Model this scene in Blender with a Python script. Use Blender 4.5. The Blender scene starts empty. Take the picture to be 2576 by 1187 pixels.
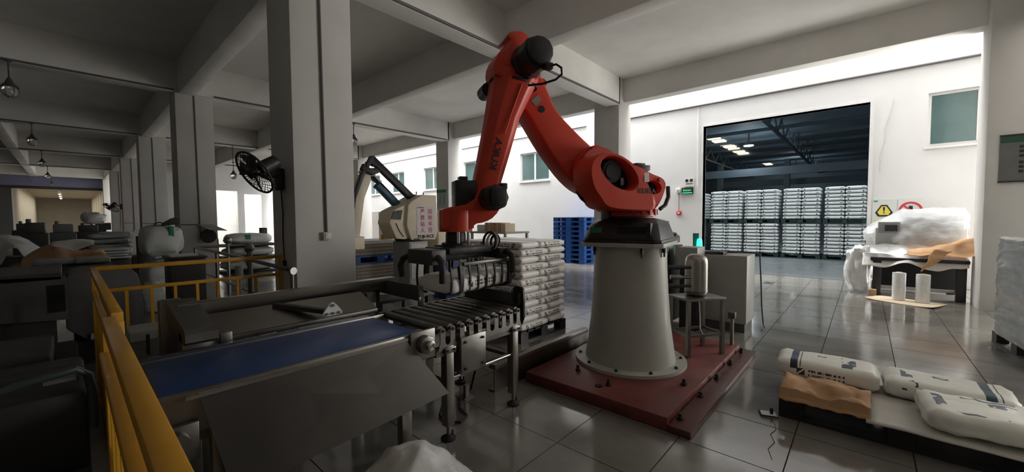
import bpy, bmesh, math, random
from math import sin, cos, pi, sqrt, radians as R
from mathutils import Vector as V, Matrix as M, noise as NZ

random.seed(7)
S = bpy.context.scene
COL = S.collection

# ------------------------------------------------------------------ camera, world, lights, exposure
EYE = V((0, 0, 1.53)); YAW = R(41.72); PITCH = R(2.515); ROLL = R(-0.35)
_f = V((cos(YAW)*cos(PITCH), sin(YAW)*cos(PITCH), -sin(PITCH)))
_r0 = V((sin(YAW), -cos(YAW), 0)); _u0 = _r0.cross(_f)
_r = _r0*cos(ROLL) + _u0*sin(ROLL); _u = _r.cross(_f)
cam = bpy.data.cameras.new('camera'); camo = bpy.data.objects.new('camera', cam); COL.objects.link(camo)
camo.matrix_world = M(((_r.x, _u.x, -_f.x, EYE.x), (_r.y, _u.y, -_f.y, EYE.y), (_r.z, _u.z, -_f.z, EYE.z), (0, 0, 0, 1)))
cam.sensor_fit = 'HORIZONTAL'; cam.sensor_width = 36.0; cam.lens = 36.0*995.4/2576.0
cam.clip_start = 0.05; cam.clip_end = 300
S.camera = camo
S.view_settings.view_transform = 'Standard'; S.view_settings.look = 'None'
S.view_settings.exposure = 0.27; S.view_settings.gamma = 1.0; S.view_settings.use_curve_mapping = False
w = bpy.data.worlds.new('daylight'); S.world = w; w.use_nodes = True
w.node_tree.nodes['Background'].inputs[0].default_value = (0.75, 0.85, 1.0, 1)
w.node_tree.nodes['Background'].inputs[1].default_value = 0.5

def area(name, loc, rot, sx, sy, power, col=(1, 1, 1), spread=180):
    l = bpy.data.lights.new(name, 'AREA'); l.shape = 'RECTANGLE'; l.size = sx; l.size_y = sy
    l.energy = power; l.color = col; l.spread = R(spread)
    o = bpy.data.objects.new(name, l); COL.objects.link(o); o.location = loc; o.rotation_euler = rot
    return o
# daylight falling through the roof-light strip over the side aisle (between the second pillar row and the white wall)
area('roof_light_daylight', (11.45, 0.0, 10.2), (0, 0, 0), 1.8, 14.5, 620, (1.0, 0.99, 0.97))
area('roof_light_daylight_far', (11.45, 24.2, 10.2), (0, 0, 0), 1.8, 33.5, 4500, (1.0, 0.99, 0.97))
# added side light at an unseen, made-up opening in the right-hand wall
area('added_side_light', (12.4, -5.0, 2.1), (0, R(90), 0), 4.0, 4.6, 1000, (1.0, 0.97, 0.92))
# store hall behind the doorway: area light added to brighten the sack fronts
area('store_fill_light', (16.0, 3.0, 7.6), (0, 0, 0), 5.5, 18.0, 850, (0.88, 0.96, 1.0))
# bright room behind the white cross wall at the back
area('back_room_daylight', (7.0, 37.8, 5.1), (0, 0, 0), 6.0, 7.0, 900, (1.0, 0.99, 0.97))
# far production room at the end of the dark hall
area('far_room_daylight', (0.0, 60.0, 4.2), (0, 0, 0), 3.0, 24.0, 420, (1.0, 0.95, 0.85))

# ------------------------------------------------------------------ helpers
class MB:
    def __init__(s): s.v = []; s.f = []; s.mi = []; s.cur = 0
    def add(s, vs, fs, T=None):
        o = len(s.v)
        s.v += [tuple(T @ V(x)) if T else tuple(x) for x in vs]
        s.f += [tuple(i+o for i in f) for f in fs]; s.mi += [s.cur]*len(fs)
        return s
    def box(s, x0, y0, z0, x1, y1, z1, T=None):
        return s.add([(x0,y0,z0),(x1,y0,z0),(x1,y1,z0),(x0,y1,z0),(x0,y0,z1),(x1,y0,z1),(x1,y1,z1),(x0,y1,z1)],
                     [(0,3,2,1),(4,5,6,7),(0,1,5,4),(1,2,6,5),(2,3,7,6),(3,0,4,7)], T)
    def cbox(s, c, d, T=None):
        return s.box(c[0]-d[0]/2, c[1]-d[1]/2, c[2]-d[2]/2, c[0]+d[0]/2, c[1]+d[1]/2, c[2]+d[2]/2, T)
    def bar(s, p0, p1, w, h, up=(0,0,1)):
        p0 = V(p0); p1 = V(p1); d = (p1-p0).normalized(); u = V(up)
        if abs(d.dot(u)) > .98: u = V((1,0,0))
        sd = d.cross(u).normalized()*w/2; u = sd.cross(d).normalized()*h/2
        vs = [p0-sd-u, p0+sd-u, p0+sd+u, p0-sd+u, p1-sd-u, p1+sd-u, p1+sd+u, p1-sd+u]
        return s.add(vs, [(0,1,2,3),(7,6,5,4),(0,4,5,1),(1,5,6,2),(2,6,7,3),(3,7,4,0)])
    def cyl(s, p0, p1, r0, r1=None, n=16, cap=True):
        r1 = r0 if r1 is None else r1
        p0 = V(p0); p1 = V(p1); d = (p1-p0).normalized()
        a = d.orthogonal().normalized(); b = d.cross(a)
        vs = [p0+(a*cos(2*pi*i/n)+b*sin(2*pi*i/n))*r0 for i in range(n)] + [p1+(a*cos(2*pi*i/n)+b*sin(2*pi*i/n))*r1 for i in range(n)]
        fs = [(i,(i+1)%n,n+(i+1)%n,n+i) for i in range(n)]
        if cap: fs += [tuple(range(n))[::-1], tuple(range(n,2*n))]
        return s.add(vs, fs)
    def tube(s, pts, r, n=8):
        pts = [V(p) for p in pts]; rings = []; a = None
        for i, p in enumerate(pts):
            d = (pts[min(i+1,len(pts)-1)]-pts[max(i-1,0)]).normalized()
            if a is None: a = d.orthogonal().normalized()
            a = (a-d*a.dot(d)).normalized(); b = d.cross(a)
            rings += [p+(a*cos(2*pi*k/n)+b*sin(2*pi*k/n))*r for k in range(n)]
        fs = [(i*n+k, i*n+(k+1)%n, (i+1)*n+(k+1)%n, (i+1)*n+k) for i in range(len(pts)-1) for k in range(n)]
        m = len(pts)-1
        fs += [tuple(range(n))[::-1], tuple(m*n+k for k in range(n))]
        return s.add(rings, fs)
    def lathe(s, prof, n=24, c=(0,0,0), T=None, sx=1, sy=1):
        vs = []; fs = []
        for r, z in prof:
            vs += [(c[0]+r*sx*cos(2*pi*k/n), c[1]+r*sy*sin(2*pi*k/n), c[2]+z) for k in range(n)]
        for i in range(len(prof)-1):
            fs += [(i*n+k, i*n+(k+1)%n, (i+1)*n+(k+1)%n, (i+1)*n+k) for k in range(n)]
        fs += [tuple(range(n))[::-1], tuple((len(prof)-1)*n+k for k in range(n))]
        return s.add(vs, fs, T)
    def prism(s, poly, d0, d1, T=None, scale1=None):
        """2D polygon in local (x,y), from depth d0 to d1 along local z"""
        n = len(poly)
        p1 = poly
        if scale1:
            cx = sum(p[0] for p in poly)/n; cy = sum(p[1] for p in poly)/n
            p1 = [(cx+(p[0]-cx)*scale1, cy+(p[1]-cy)*scale1) for p in poly]
        vs = [(p[0],p[1],d0) for p in poly] + [(p[0],p[1],d1) for p in p1]
        fs = [tuple(range(n))[::-1], tuple(range(n,2*n))] + [(i,(i+1)%n,n+(i+1)%n,n+i) for i in range(n)]
        return s.add(vs, fs, T)
    def loft(s, rings, cap=True):
        """list of equally long point rings"""
        n = len(rings[0]); vs = [p for r in rings for p in r]
        fs = [(i*n+k, i*n+(k+1)%n, (i+1)*n+(k+1)%n, (i+1)*n+k) for i in range(len(rings)-1) for k in range(n)]
        if cap: fs += [tuple(range(n))[::-1], tuple((len(rings)-1)*n+k for k in range(n))]
        return s.add(vs, fs)
    def sheet(s, fn, nu, nv):
        vs = [fn(i/nu, j/nv) for j in range(nv+1) for i in range(nu+1)]
        fs = [(j*(nu+1)+i, j*(nu+1)+i+1, (j+1)*(nu+1)+i+1, (j+1)*(nu+1)+i) for j in range(nv) for i in range(nu)]
        return s.add(vs, fs)
    def mesh(s, name, mats, smooth=False, bevel=0, off=None, recalc=True, bseg=2):
        me = bpy.data.meshes.new(name)
        vs = [(x[0]-off[0], x[1]-off[1], x[2]-off[2]) for x in s.v] if off else s.v
        me.from_pydata(vs, [], s.f)
        if not isinstance(mats, (list, tuple)): mats = [mats]
        for m in mats: me.materials.append(m)
        for p, i in zip(me.polygons, s.mi): p.material_index = i
        if recalc or bevel:
            bm = bmesh.new(); bm.from_mesh(me)
            bmesh.ops.recalc_face_normals(bm, faces=bm.faces)
            if bevel:
                ed = [e for e in bm.edges if len(e.link_faces) == 2 and e.calc_face_angle(0) > 0.5]
                bmesh.ops.bevel(bm, geom=ed, offset=bevel, segments=bseg, profile=0.5, affect='EDGES', clamp_overlap=True)
            bm.to_mesh(me); bm.free()
        if smooth or bevel:
            me.polygons.foreach_set('use_smooth', [True]*len(me.polygons))
            me.set_sharp_from_angle(angle=R(40))
        return me
    def build(s, name, mats, parent=None, smooth=False, bevel=0, world=False, solid=0, bseg=2):
        off = None
        if world and parent:
            q = parent
            while q.parent: q = q.parent
            off = q.location
        me = s.mesh(name, mats, smooth, bevel, off, recalc=not solid, bseg=bseg)
        o = bpy.data.objects.new(name, me); COL.objects.link(o)
        if parent: o.parent = parent
        if solid:
            md = o.modifiers.new('thickness', 'SOLIDIFY'); md.thickness = solid; md.offset = 0
        return o

def inst(name, me, parent=None, loc=(0,0,0), rot=(0,0,0), scale=(1,1,1)):
    o = bpy.data.objects.new(name, me); COL.objects.link(o); o.parent = parent
    o.location = loc; o.rotation_euler = rot; o.scale = scale
    return o
def tag(o, label=None, cat=None, group=None, kind=None):
    if label: o['label'] = label
    if cat: o['category'] = cat
    if group: o['group'] = group
    if kind: o['kind'] = kind
    return o
def thing(name, label, cat, loc=(0,0,0), rz=0, group=None):
    o = bpy.data.objects.new(name, None); COL.objects.link(o); o.empty_display_size = .1
    o.location = loc; o.rotation_euler = (0,0,rz)
    return tag(o, label, cat, group)
def struct(name, mb, m, parent=None, **k):
    o = mb.build(name, m, parent, **k)
    if not parent: o['kind'] = 'structure'
    return o
def copy_tree(o, parent=None):
    c = o.copy(); COL.objects.link(c); c.parent = parent
    for ch in list(o.children): copy_tree(ch, c)
    return c
def text(name, body, size, mat, parent, T, extrude=0.0006, align='CENTER', track=1.0, bold=0.0, xs=1.0):
    cu = bpy.data.curves.new(name, 'FONT'); cu.body = body; cu.size = size; cu.extrude = extrude
    cu.align_x = align; cu.align_y = 'CENTER'; cu.space_character = track; cu.offset = bold
    o = bpy.data.objects.new(name, cu); COL.objects.link(o)
    dg = bpy.context.evaluated_depsgraph_get()
    me = bpy.data.meshes.new_from_object(o.evaluated_get(dg)); bpy.data.objects.remove(o)
    if xs != 1.0: me.transform(M.Diagonal((xs,1,1,1)))
    me.transform(T); me.materials.clear(); me.materials.append(mat)
    o = bpy.data.objects.new(name, me); COL.objects.link(o); o.parent = parent
    return o
def frame(o, x, y):
    """matrix with local x, y axes and origin (z = x cross y)"""
    x = V(x).normalized(); y = V(y).normalized(); z = x.cross(y)
    return M(((x.x,y.x,z.x,o[0]),(x.y,y.y,z.y,o[1]),(x.z,y.z,z.z,o[2]),(0,0,0,1)))

# ------------------------------------------------------------------ materials
def mat(name, col, rough=.6, metal=0., var=.12, scale=6., bump=0., coat=0., rvar=.1, stretch=(1,1,1), spec=.5, alpha=1., trans=0., emit=None, es=0., world=False, detail=4):
    m = bpy.data.materials.new(name); m.use_nodes = True
    nt = m.node_tree; n = nt.nodes; l = nt.links; b = n['Principled BSDF']
    b.inputs['Base Color'].default_value = (*col, 1); b.inputs['Roughness'].default_value = rough
    b.inputs['Metallic'].default_value = metal; b.inputs['Coat Weight'].default_value = coat
    b.inputs['Specular IOR Level'].default_value = spec
    b.inputs['Alpha'].default_value = alpha; b.inputs['Transmission Weight'].default_value = trans
    if emit: b.inputs['Emission Color'].default_value = (*emit, 1); b.inputs['Emission Strength'].default_value = es
    if var or bump or rvar:
        if world:
            tc = n.new('ShaderNodeNewGeometry'); src = tc.outputs['Position']
        else:
            tc = n.new('ShaderNodeTexCoord'); src = tc.outputs['Object']
        mp = n.new('ShaderNodeMapping'); mp.inputs['Scale'].default_value = stretch; l.new(src, mp.inputs[0])
        nz = n.new('ShaderNodeTexNoise'); nz.inputs['Scale'].default_value = scale; nz.inputs['Detail'].default_value = detail
        nz.inputs['Roughness'].default_value = .6
        l.new(mp.outputs[0], nz.inputs['Vector'])
        if var:
            rp = n.new('ShaderNodeMapRange'); rp.inputs[1].default_value = .3; rp.inputs[2].default_value = .7
            rp.inputs[3].default_value = 1-var; rp.inputs[4].default_value = 1+var*.6; l.new(nz.outputs[0], rp.inputs[0])
            mx = n.new('ShaderNodeVectorMath'); mx.operation = 'SCALE'; mx.inputs[0].default_value = col
            l.new(rp.outputs[0], mx.inputs['Scale']); l.new(mx.outputs[0], b.inputs['Base Color'])
            m['col_sock'] = 1
        if rvar:
            rr = n.new('ShaderNodeMapRange'); rr.inputs[1].default_value = .3; rr.inputs[2].default_value = .7
            rr.inputs[3].default_value = max(.02, rough-rvar); rr.inputs[4].default_value = min(1, rough+rvar)
            l.new(nz.outputs[0], rr.inputs[0]); l.new(rr.outputs[0], b.inputs['Roughness'])
        if bump:
            bp = n.new('ShaderNodeBump'); bp.inputs['Strength'].default_value = bump; bp.inputs['Distance'].default_value = .02
            l.new(nz.outputs[0], bp.inputs['Height']); l.new(bp.outputs[0], b.inputs['Normal'])
    return m

PLASTER = mat('white_plaster', (.64,.625,.60), .85, var=.07, scale=1.6, bump=.05, world=True)
WALLW = mat('bright_white_plaster', (.76,.76,.76), .8, var=.04, scale=1.2, bump=.05, world=True)
CEIL = mat('limewashed_concrete', (.82,.80,.765), .9, var=.09, scale=.9, bump=.04, world=True)
CEILD = mat('darkened_concrete', (.46,.44,.40), .92, var=.12, scale=.8, world=True)
GREYCONC = mat('grey_concrete', (.26,.255,.24), .8, var=.15, scale=2, world=True)
STEEL = mat('brushed_stainless', (.30,.285,.265), .38, 1., var=.05, scale=3, rvar=.05, stretch=(1,3,3))
SHEETST = mat('dull_sheet_steel', (.085,.079,.072), .42, 1., var=.06, scale=2, rvar=.05)
STEELD = mat('dull_stainless', (.24,.23,.215), .38, 1., var=.1, scale=5, rvar=.08)
CHROME = mat('polished_steel', (.7,.69,.67), .14, 1., var=.03, rvar=.04)
BLACKP = mat('black_plastic', (.014,.014,.015), .42, var=.2, rvar=.08)
BLACKM = mat('black_cast_metal', (.02,.02,.021), .5, var=.25, rvar=.1, bump=.05, scale=30)
RUBBER = mat('black_rubber', (.018,.018,.018), .75, var=.2)
ORANGE = mat('orange_enamel', (.62,.055,.026), .42, var=.06, scale=3, rvar=.06, coat=.04, spec=.35)
ORANGED = mat('dark_orange_casting', (.45,.05,.028), .5, var=.1, scale=8)
PEDG = mat('grey_white_enamel', (.44,.44,.395), .45, var=.07, scale=2.5, rvar=.08)
REDP = mat('red_oxide_paint', (.17,.040,.034), .45, var=.35, scale=5, rvar=.14, bump=.04)
YELLOW = mat('yellow_enamel', (.60,.30,.025), .42, var=.12, scale=7, rvar=.1)
BLUEB = mat('blue_belt', (.012,.045,.16), .38, var=.08, scale=3, rvar=.04)
BLUEP = mat('blue_pallet_plastic', (.015,.085,.33), .45, var=.12)
BLUEPL = mat('light_blue_pallet_plastic', (.10,.30,.72), .45, var=.1)
CREAM = mat('cream_enamel', (.84,.75,.58), .5, var=.08, scale=4)
WHITEP = mat('white_paint', (.78,.78,.77), .5, var=.04)
CARDB = mat('corrugated_cardboard', (.50,.33,.19), .85, var=.12, scale=5)
CARDL = mat('pale_cardboard', (.72,.60,.44), .85, var=.1, scale=5)
KRAFT = mat('kraft_paper', (.52,.30,.15), .75, var=.16, scale=6, bump=.12)
PAPERW = mat('white_paper', (.76,.75,.73), .75, var=.06, scale=4, bump=.1)
FILM = mat('clear_stretch_film', (.83,.85,.87), .16, var=.0, trans=.25, alpha=.62, bump=.5, scale=9, stretch=(1,1,3), rvar=.05)
FILMW = mat('milky_film', (.84,.85,.85), .22, var=.05, trans=.2, bump=.35, scale=8)
GLASST = mat('teal_window_glass', (.105,.175,.175), .12, var=.15, scale=1.2, spec=.5, rvar=0)
DARK = mat('near_black', (.008,.008,.008), .8, var=0, rvar=0)
GREYP = mat('grey_enamel', (.36,.36,.34), .5, var=.06)
DGREY = mat('dark_grey_enamel', (.07,.07,.068), .55, var=.1)
GREENL = mat('green_beacon_glow', (.02,.4,.2), .3, var=0, rvar=0, emit=(.05,1.,.55), es=1.6)
GREENX = mat('green_exit_glow', (.01,.3,.1), .4, var=0, rvar=0, emit=(.1,1.,.35), es=1.1)
REDD = mat('red_print', (.62,.03,.05), .6, var=0, rvar=0)
BLUEPR = mat('navy_print', (.02,.03,.09), .55, var=.2)
BLACKPR = mat('black_print', (.012,.012,.014), .6, var=0, rvar=0)
YELS = mat('yellow_sign', (.85,.72,.12), .5, var=0, rvar=0)
GREENS = mat('green_print', (.02,.22,.09), .6, var=0, rvar=0)
CABLE = mat('grey_conduit', (.13,.12,.12), .6, var=.1)
CABLEK = mat('black_cable', (.012,.012,.014), .55, var=0, rvar=0)
GLASSC = mat('clear_lamp_glass', (.9,.92,.9), .05, var=0, rvar=0, trans=.85)

# floor tile: polished stone, mopped streaks
TILE = mat('polished_stone_tile', (.225,.212,.19), .13, var=.28, scale=1.3, rvar=.06, world=True, stretch=(1.6,.7,1), spec=.95, bump=.012, detail=6)
GROUT = mat('dark_grout', (.03,.028,.026), .9, var=0, rvar=0)

# ------------------------------------------------------------------ floor with single tiles
TX, TY, X0, Y0 = .597, .601, 2.17, 1.533
floor = struct('floor', MB().box(-5,-8,-.3,12.45,42.5,-.008), GROUT)
tile_me = MB().box(0,0,-.02,TX-.007,TY-.007,0).mesh('tile', TILE)
cells = []
for i in range(-12, 18):
    for j in range(-16, 68):
        x = X0+i*TX; y = Y0+j*TY
        if x < -5 or x+TX > 12.46 or y > 42: continue
        c = V((x+TX/2, y+TY/2, 0))-EYE
        d = c.dot(_f); u = c.dot(_r)/max(d,.01); vv = c.dot(_u)/max(d,.01)
        vis = d > .3 and abs(u) < 1.36 and vv > -.72
        cells.append((0 if vis else 1, c.length, x, y))
cells.sort()
rest = MB()
for k, (nv, d, x, y) in enumerate(cells):
    if k < 300 and nv == 0:
        inst('floor_tile', tile_me, floor, (x+.0035, y+.0035, random.uniform(-.0012,.0008)))
    else:
        rest.box(x+.0035, y+.0035, -.02, x+TX-.0035, y+TY-.0035, 0)
o = rest.build('distant_floor_tiles', TILE, floor); o['kind'] = 'stuff'

# ------------------------------------------------------------------ ceiling, beams, pillars
struct('ceiling', MB().box(-5,-8,5.25,10.45,42.5,5.5), CEIL)
PY = [4.94+7.1*k for k in range(-1,6)]        # near faces of the pillar rows
n = 0
def beam(nm, b, m=CEIL):
    o = struct(nm, MB().box(*b), m, bevel=.012); return o
beam('ceiling_beam', (1.83,-8,4.5,2.13,42,5.26))
beam('ceiling_beam', (5.42,-8,4.5,5.72,42,5.26))
beam('ceiling_beam', (10.12,-8,4.64,10.44,42,5.26))
beam('ceiling_beam', (-1.55,-8,4.55,-1.25,42,5.26))
for y in PY+[PY[0]-7.1+.2]:
    beam('ceiling_beam', (-5,y,4.53,9.9,y+.36,5.262))
for y in PY:
    struct('pillar', MB().box(1.76,y,-.01,2.48,y+.74,4.52).box(1.78,y+.03,4.52,2.46,y+.72,5.26), PLASTER, bevel=.006)
    struct('pillar', MB().box(9.83,y+.0,-.01,10.54,y+.74,5.26), PLASTER, bevel=.012)

# ------------------------------------------------------------------ right white wall with doorway and windows
WX = 12.45
wins = [(-2.45,-.96),(9.16,10.62),(12.55,14.12),(15.75,17.25),(19.05,20.33),(21.6,22.9),(26.0,27.4)]
ops = sorted([(a,b,3.03,4.17) for a,b in wins]+[(-.03,3.58,0,4.17),(-7.4,-2.6,0,4.3)])  # the wide opening out of view is made up for the added side light
wall = MB(); yy = -8
for a,b,z0,z1 in ops:
    wall.box(WX,yy,-.01,WX+.25,a,10.5)
    if z0 > 0: wall.box(WX,a,-.01,WX+.25,b,z0)
    wall.box(WX,a,z1,WX+.25,b,10.5); yy = b
wall.box(WX,yy,-.01,WX+.25,42.5,10.5)
struct('wall_right', wall, WALLW)
for k,(a,b) in enumerate(wins):
    wn = struct('window_%d'%(k+1), MB().box(WX-.03,a-.04,2.98,WX+.24,b+.04,3.03), WHITEP)   # sill
    fr = MB(); d = .055; x0, x1 = WX+.06, WX+.13
    fr.box(x0,a,3.03,x1,a+d,4.17); fr.box(x0,b-d,3.03,x1,b,4.17)
    fr.box(x0,a+d,3.03,x1,b-d,3.03+d); fr.box(x0,a+d,4.17-d,x1,b-d,4.17)
    m_ = (a+b)/2; fr.box(x0-.01,m_-.035,3.03+d,x1,m_+.035,4.17-d)
    fr.build('window_frame', WHITEP, wn)
    for y0,y1 in ((a+d,m_-.035),(m_+.035,b-d)):
        MB().box(x0+.02,y0,3.03+d,x0+.035,y1,4.17-d).build('pane', GLASST, wn)
# doorway lining
tr = MB().box(WX-.012,-.10,0,WX+.26,-.03,4.17).box(WX-.012,3.58,0,WX+.26,3.64,4.17).box(WX-.012,-.1,4.17,WX+.26,3.64,4.23)
struct('trim_1', tr, WHITEP)
# side aisle: upper wall over the second pillar row and roof with a light strip
struct('wall_aisle', MB().box(10.30,-8,5.26,10.45,42.5,10.5), WALLW)
struct('aisle_roof', MB().box(10.3,-8,10.5,12.7,42.5,10.65), WALLW)
# closing walls of the hall
wl = MB().box(-5.2,-8,-.01,-5,42.5,5.3)
struct('wall_left', wl, GREYCONC)
we = MB().box(-5,-8.2,-.01,10.3,-8,5.3).box(10.3,-8.2,-.01,12.7,-8,10.5)
struct('wall_near', we, DGREY)
wf = MB().box(-5,42,-.01,-2.35,42.3,5.3).box(-2.35,42,4.55,1.96,42.3,5.3).box(1.96,42,-.01,12.45,42.3,10.5)
struct('wall_far', wf, PLASTER)
# bluish lintel girder over the wide opening at the hall's far end
GIRD = mat('bluish_grey_girder', (.22,.22,.34), .6, var=.12)
GIRDK = mat('dark_girder_edge', (.03,.028,.028), .7)
gi = struct('trim_2', MB().box(-5,41.5,3.9,2.02,42,4.56), GIRD); MB().box(-5,41.45,3.74,2.0,42,3.9).build('lower_flange', GIRDK, gi)
struct('wall_partition', MB().box(-5,41.6,-.01,-2.38,41.9,3.8), DGREY)
# far production room
FARW = mat('cream_wall', (.60,.55,.46), .85, var=.08, scale=1, world=True)
fr = MB().box(-2.7,42.3,-.01,-2.45,78,4.9).box(-2.45,77.7,-.01,2.7,78,4.9).box(2.6,42.3,-.01,2.8,78,4.9).box(-2.7,42.3,4.85,2.8,78,5.0)
struct('wall_far_room', fr, FARW)
struct('floor_far_room', MB().box(-2.7,42.3,-.3,2.8,78,-.004), TILE)
for k in range(7):
    y = 45+k*4.6
    struct('ceiling_beam', MB().box(-2.45,y,4.35,2.6,y+.3,4.85), FARW)
    struct('pillar', MB().box(2.1,y-.1,-.004,2.6,y+.4,4.86), FARW)
# white cross wall at the back right with a passage
cw = MB().box(2.48,33.3,-.01,6.6,33.5,5.26).box(6.6,33.3,3.6,8.1,33.5,5.26).box(8.1,33.3,-.01,8.5,33.5,5.26).box(8.5,33.3,3.4,9.6,33.5,5.26).box(9.6,33.3,-.01,10.3,33.5,5.26)
struct('wall_back', cw, WALLW)
# ================================================================== orange palletizing robot and what it stands on
PC = V((3.76, 1.76, 0))
def ngon(n, r, c=(0,0), ph=0): return [(c[0]+r*cos(2*pi*k/n+ph), c[1]+r*sin(2*pi*k/n+ph)) for k in range(n)]
def bolt_mesh(name, r, h, m, n=6): return MB().cyl((0,0,0),(0,0,h),r,n=n).cyl((0,0,h),(0,0,h*1.7),r*.55,n=8).mesh(name, m)

# red oxide base plates
t = thing('base_plate', 'red-oxide painted steel base plate with welded edge under the robot pedestal', 'plate', (3.9,1.75,0))
pl = MB().box(2.80,1.02,.0,4.98,2.34,.10).build('plate', REDP, t, bevel=.008, world=True)
for x,y in ((3.14,1.98),(3.02,1.6),(4.6,1.95),(3.45,1.12)):
    MB().cyl((x,y,.1),(x,y,.155),.014,n=8).cyl((x,y,.1),(x,y,.118),.026,n=6).build('anchor_bolt', BLACKM, t, world=True)
MB().cyl((2.96,1.66,.1),(2.96,1.66,.106),.032,n=14).build('bolt_hole', DARK, t, world=True)
t = thing('base_plate', 'narrow brownish-red steel strip bolted beside the big red plate', 'plate', (3.9,.93,0))
REDS = mat('brown_red_paint', (.105,.032,.026), .4, var=.35, scale=5, rvar=.12)
MB().box(2.79,.855,.0,5.0,1.015,.055).build('plate', REDS, t, bevel=.008, world=True)
for k in range(5):
    x = 2.93+k*.48
    MB().cyl((x,.975,.055),(x,.975,.10),.014,n=8).cyl((x,.975,.055),(x,.975,.072),.026,n=6).build('anchor_bolt', BLACKM, t, world=True)

# pedestal
t = thing('robot_pedestal', 'tall grey-white conical steel pedestal carrying the orange robot', 'pedestal', (PC.x,PC.y,.1008))
MB().lathe([(.0,0),(.54,0),(.54,.03),(.44,.03),(.44,.031),(.0,.031)][1:4]+[(.40,.03)], 56).build('flange', PEDG, t, smooth=True)
MB().lathe([(.438,.03),(.425,.12),(.385,.42),(.365,.70),(.352,.95),(.348,1.16)], 56).build('cone', PEDG, t, smooth=True)
bo = bolt_mesh('bolt', .017, .012, BLACKM)
for k in range(10):
    a = 2*pi*k/10+.2; inst('bolt', bo, t, (.49*cos(a), .49*sin(a), .03))
def rect_cut(h, c): return [(-h+c,-h),(h-c,-h),(h,-h+c),(h,h-c),(h-c,h),(-h+c,h),(-h,h-c),(-h,-h+c)]
TT = M.Rotation(R(9),4,'Z')
MB().prism(rect_cut(.39,.07), 1.155, 1.195, TT).build('top_plate', PEDG, t, bevel=.004)
for k,(x,y) in enumerate(((.12,-.33),(-.1,-.35),(.30,-.22),(-.32,-.2),(.2,.3),(-.2,.3))):
    q = TT @ V((x,y,0)); MB().cyl((q.x,q.y,1.10),(q.x,q.y,1.155),.016,n=6).cyl((q.x,q.y,1.06),(q.x,q.y,1.10),.009,n=8).build('plate_bolt', BLACKM, t)

# robot proper; local x runs along the arm, y towards the viewer, z up (origin on the pedestal top)
ZB = 1.2965
rob = thing('palletizing_robot', 'large orange palletizing robot on grey conical pedestal, gripping a white sack', 'robot', (PC.x,PC.y,ZB), R(153.12))
def XZ(poly, y0, y1, mb=None, s1=None):
    mb = mb or MB()
    T = M(((1,0,0,0),(0,0,1,0),(0,1,0,-ZB),(0,0,0,1)))
    return mb.prism(poly, y0, y1, T, s1)
def resample(poly, n):
    P = [V((p[0],p[1])) for p in poly]; L = [(P[(i+1)%len(P)]-P[i]).length for i in range(len(P))]; tot = sum(L); out = []
    for k in range(n):
        s = tot*k/n; i = 0
        while s > L[i]: s -= L[i]; i += 1
        q = P[i].lerp(P[(i+1)%len(P)], s/L[i]); out.append((q.x,q.y))
    return out
def smoothp(poly, it=2):
    for _ in range(it):
        q = []
        for i in range(len(poly)):
            a = poly[i]; b = poly[(i+1)%len(poly)]
            q += [(a[0]*.75+b[0]*.25, a[1]*.75+b[1]*.25), (a[0]*.25+b[0]*.75, a[1]*.25+b[1]*.75)]
        poly = q
    return poly
def ring_plate(outer, hole, y0, y1, n=48, rim=.02):
    """thick plate (outer outline) with a real opening; back closed by nothing"""
    O = resample(outer, n)
    c = (sum(p[0] for p in hole)/len(hole), sum(p[1] for p in hole)/len(hole))
    H = []
    for p in O:                                            # hole point nearest in direction
        a = math.atan2(p[1]-c[1], p[0]-c[0]); best = min(hole, key=lambda h: abs((math.atan2(h[1]-c[1],h[0]-c[0])-a+pi)%(2*pi)-pi)); H.append(best)
    def P(q, y): return (q[0], y, q[1]-ZB)
    Hin = [(c[0]+(h[0]-c[0])*.93, c[1]+(h[1]-c[1])*.93) for h in H]
    Oin = [(c[0]+(o_[0]-c[0])*.955, c[1]+(o_[1]-c[1])*.955) for o_ in O]
    rings = [[P(p,y0) for p in Hin], [P(p,y0) for p in O], [P(p,y1-rim) for p in O], [P(p,y1) for p in Oin], [P(p,y1) for p in H], [P(p,y1-rim) for p in Hin], [P(p,y0) for p in Hin]]
    return MB().loft(rings, cap=False)
# black base carriage
b = MB()
b.prism(rect_cut(.375,.05), 0, .028, M.Rotation(R(9)-R(153.12),4,'Z'))
base = b.build('base_carriage', BLACKP, rob, bevel=.004)
RB = M.Rotation(R(9)-R(153.12),4,'Z')
def fr_ring(h, c, z): return [tuple(RB @ V((p[0],p[1],z))) for p in rect_cut(h,c)]
MB().loft([fr_ring(.366,.05,.028), fr_ring(.362,.06,.05), fr_ring(.325,.08,.175), fr_ring(.30,.10,.205), fr_ring(.21,.08,.232)]).build('base_housing', BLACKP, rob, bevel=.006)
MB().cyl((0,0,.22),(0,0,.25),.215,n=40).build('base_collar', DGREY, rob, smooth=True)
# side recesses of the housing
for s in (1,):
    q = MB(); q.box(-.352,-.24,.06,-.30,.02,.15, RB); q.build('recess_panel', DARK, base)
    q = MB(); q.box(-.362,-.285,.04,-.29,-.25,.185, RB); q.build('housing_rib', BLACKP, base)
    q = MB(); q.box(-.349,.17,.09,-.30,.29,.145, RB); q.build('green_sticker', GREENS, base)
q = MB(); q.box(.20,-.12,.19,.27,.02,.33); q.build('connector_post', BLACKP, rob, bevel=.01)
q = MB(); q.box(-.40,-.12,.02,-.27,.12,.20); q.build('cable_box', BLACKP, rob, bevel=.015)
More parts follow.
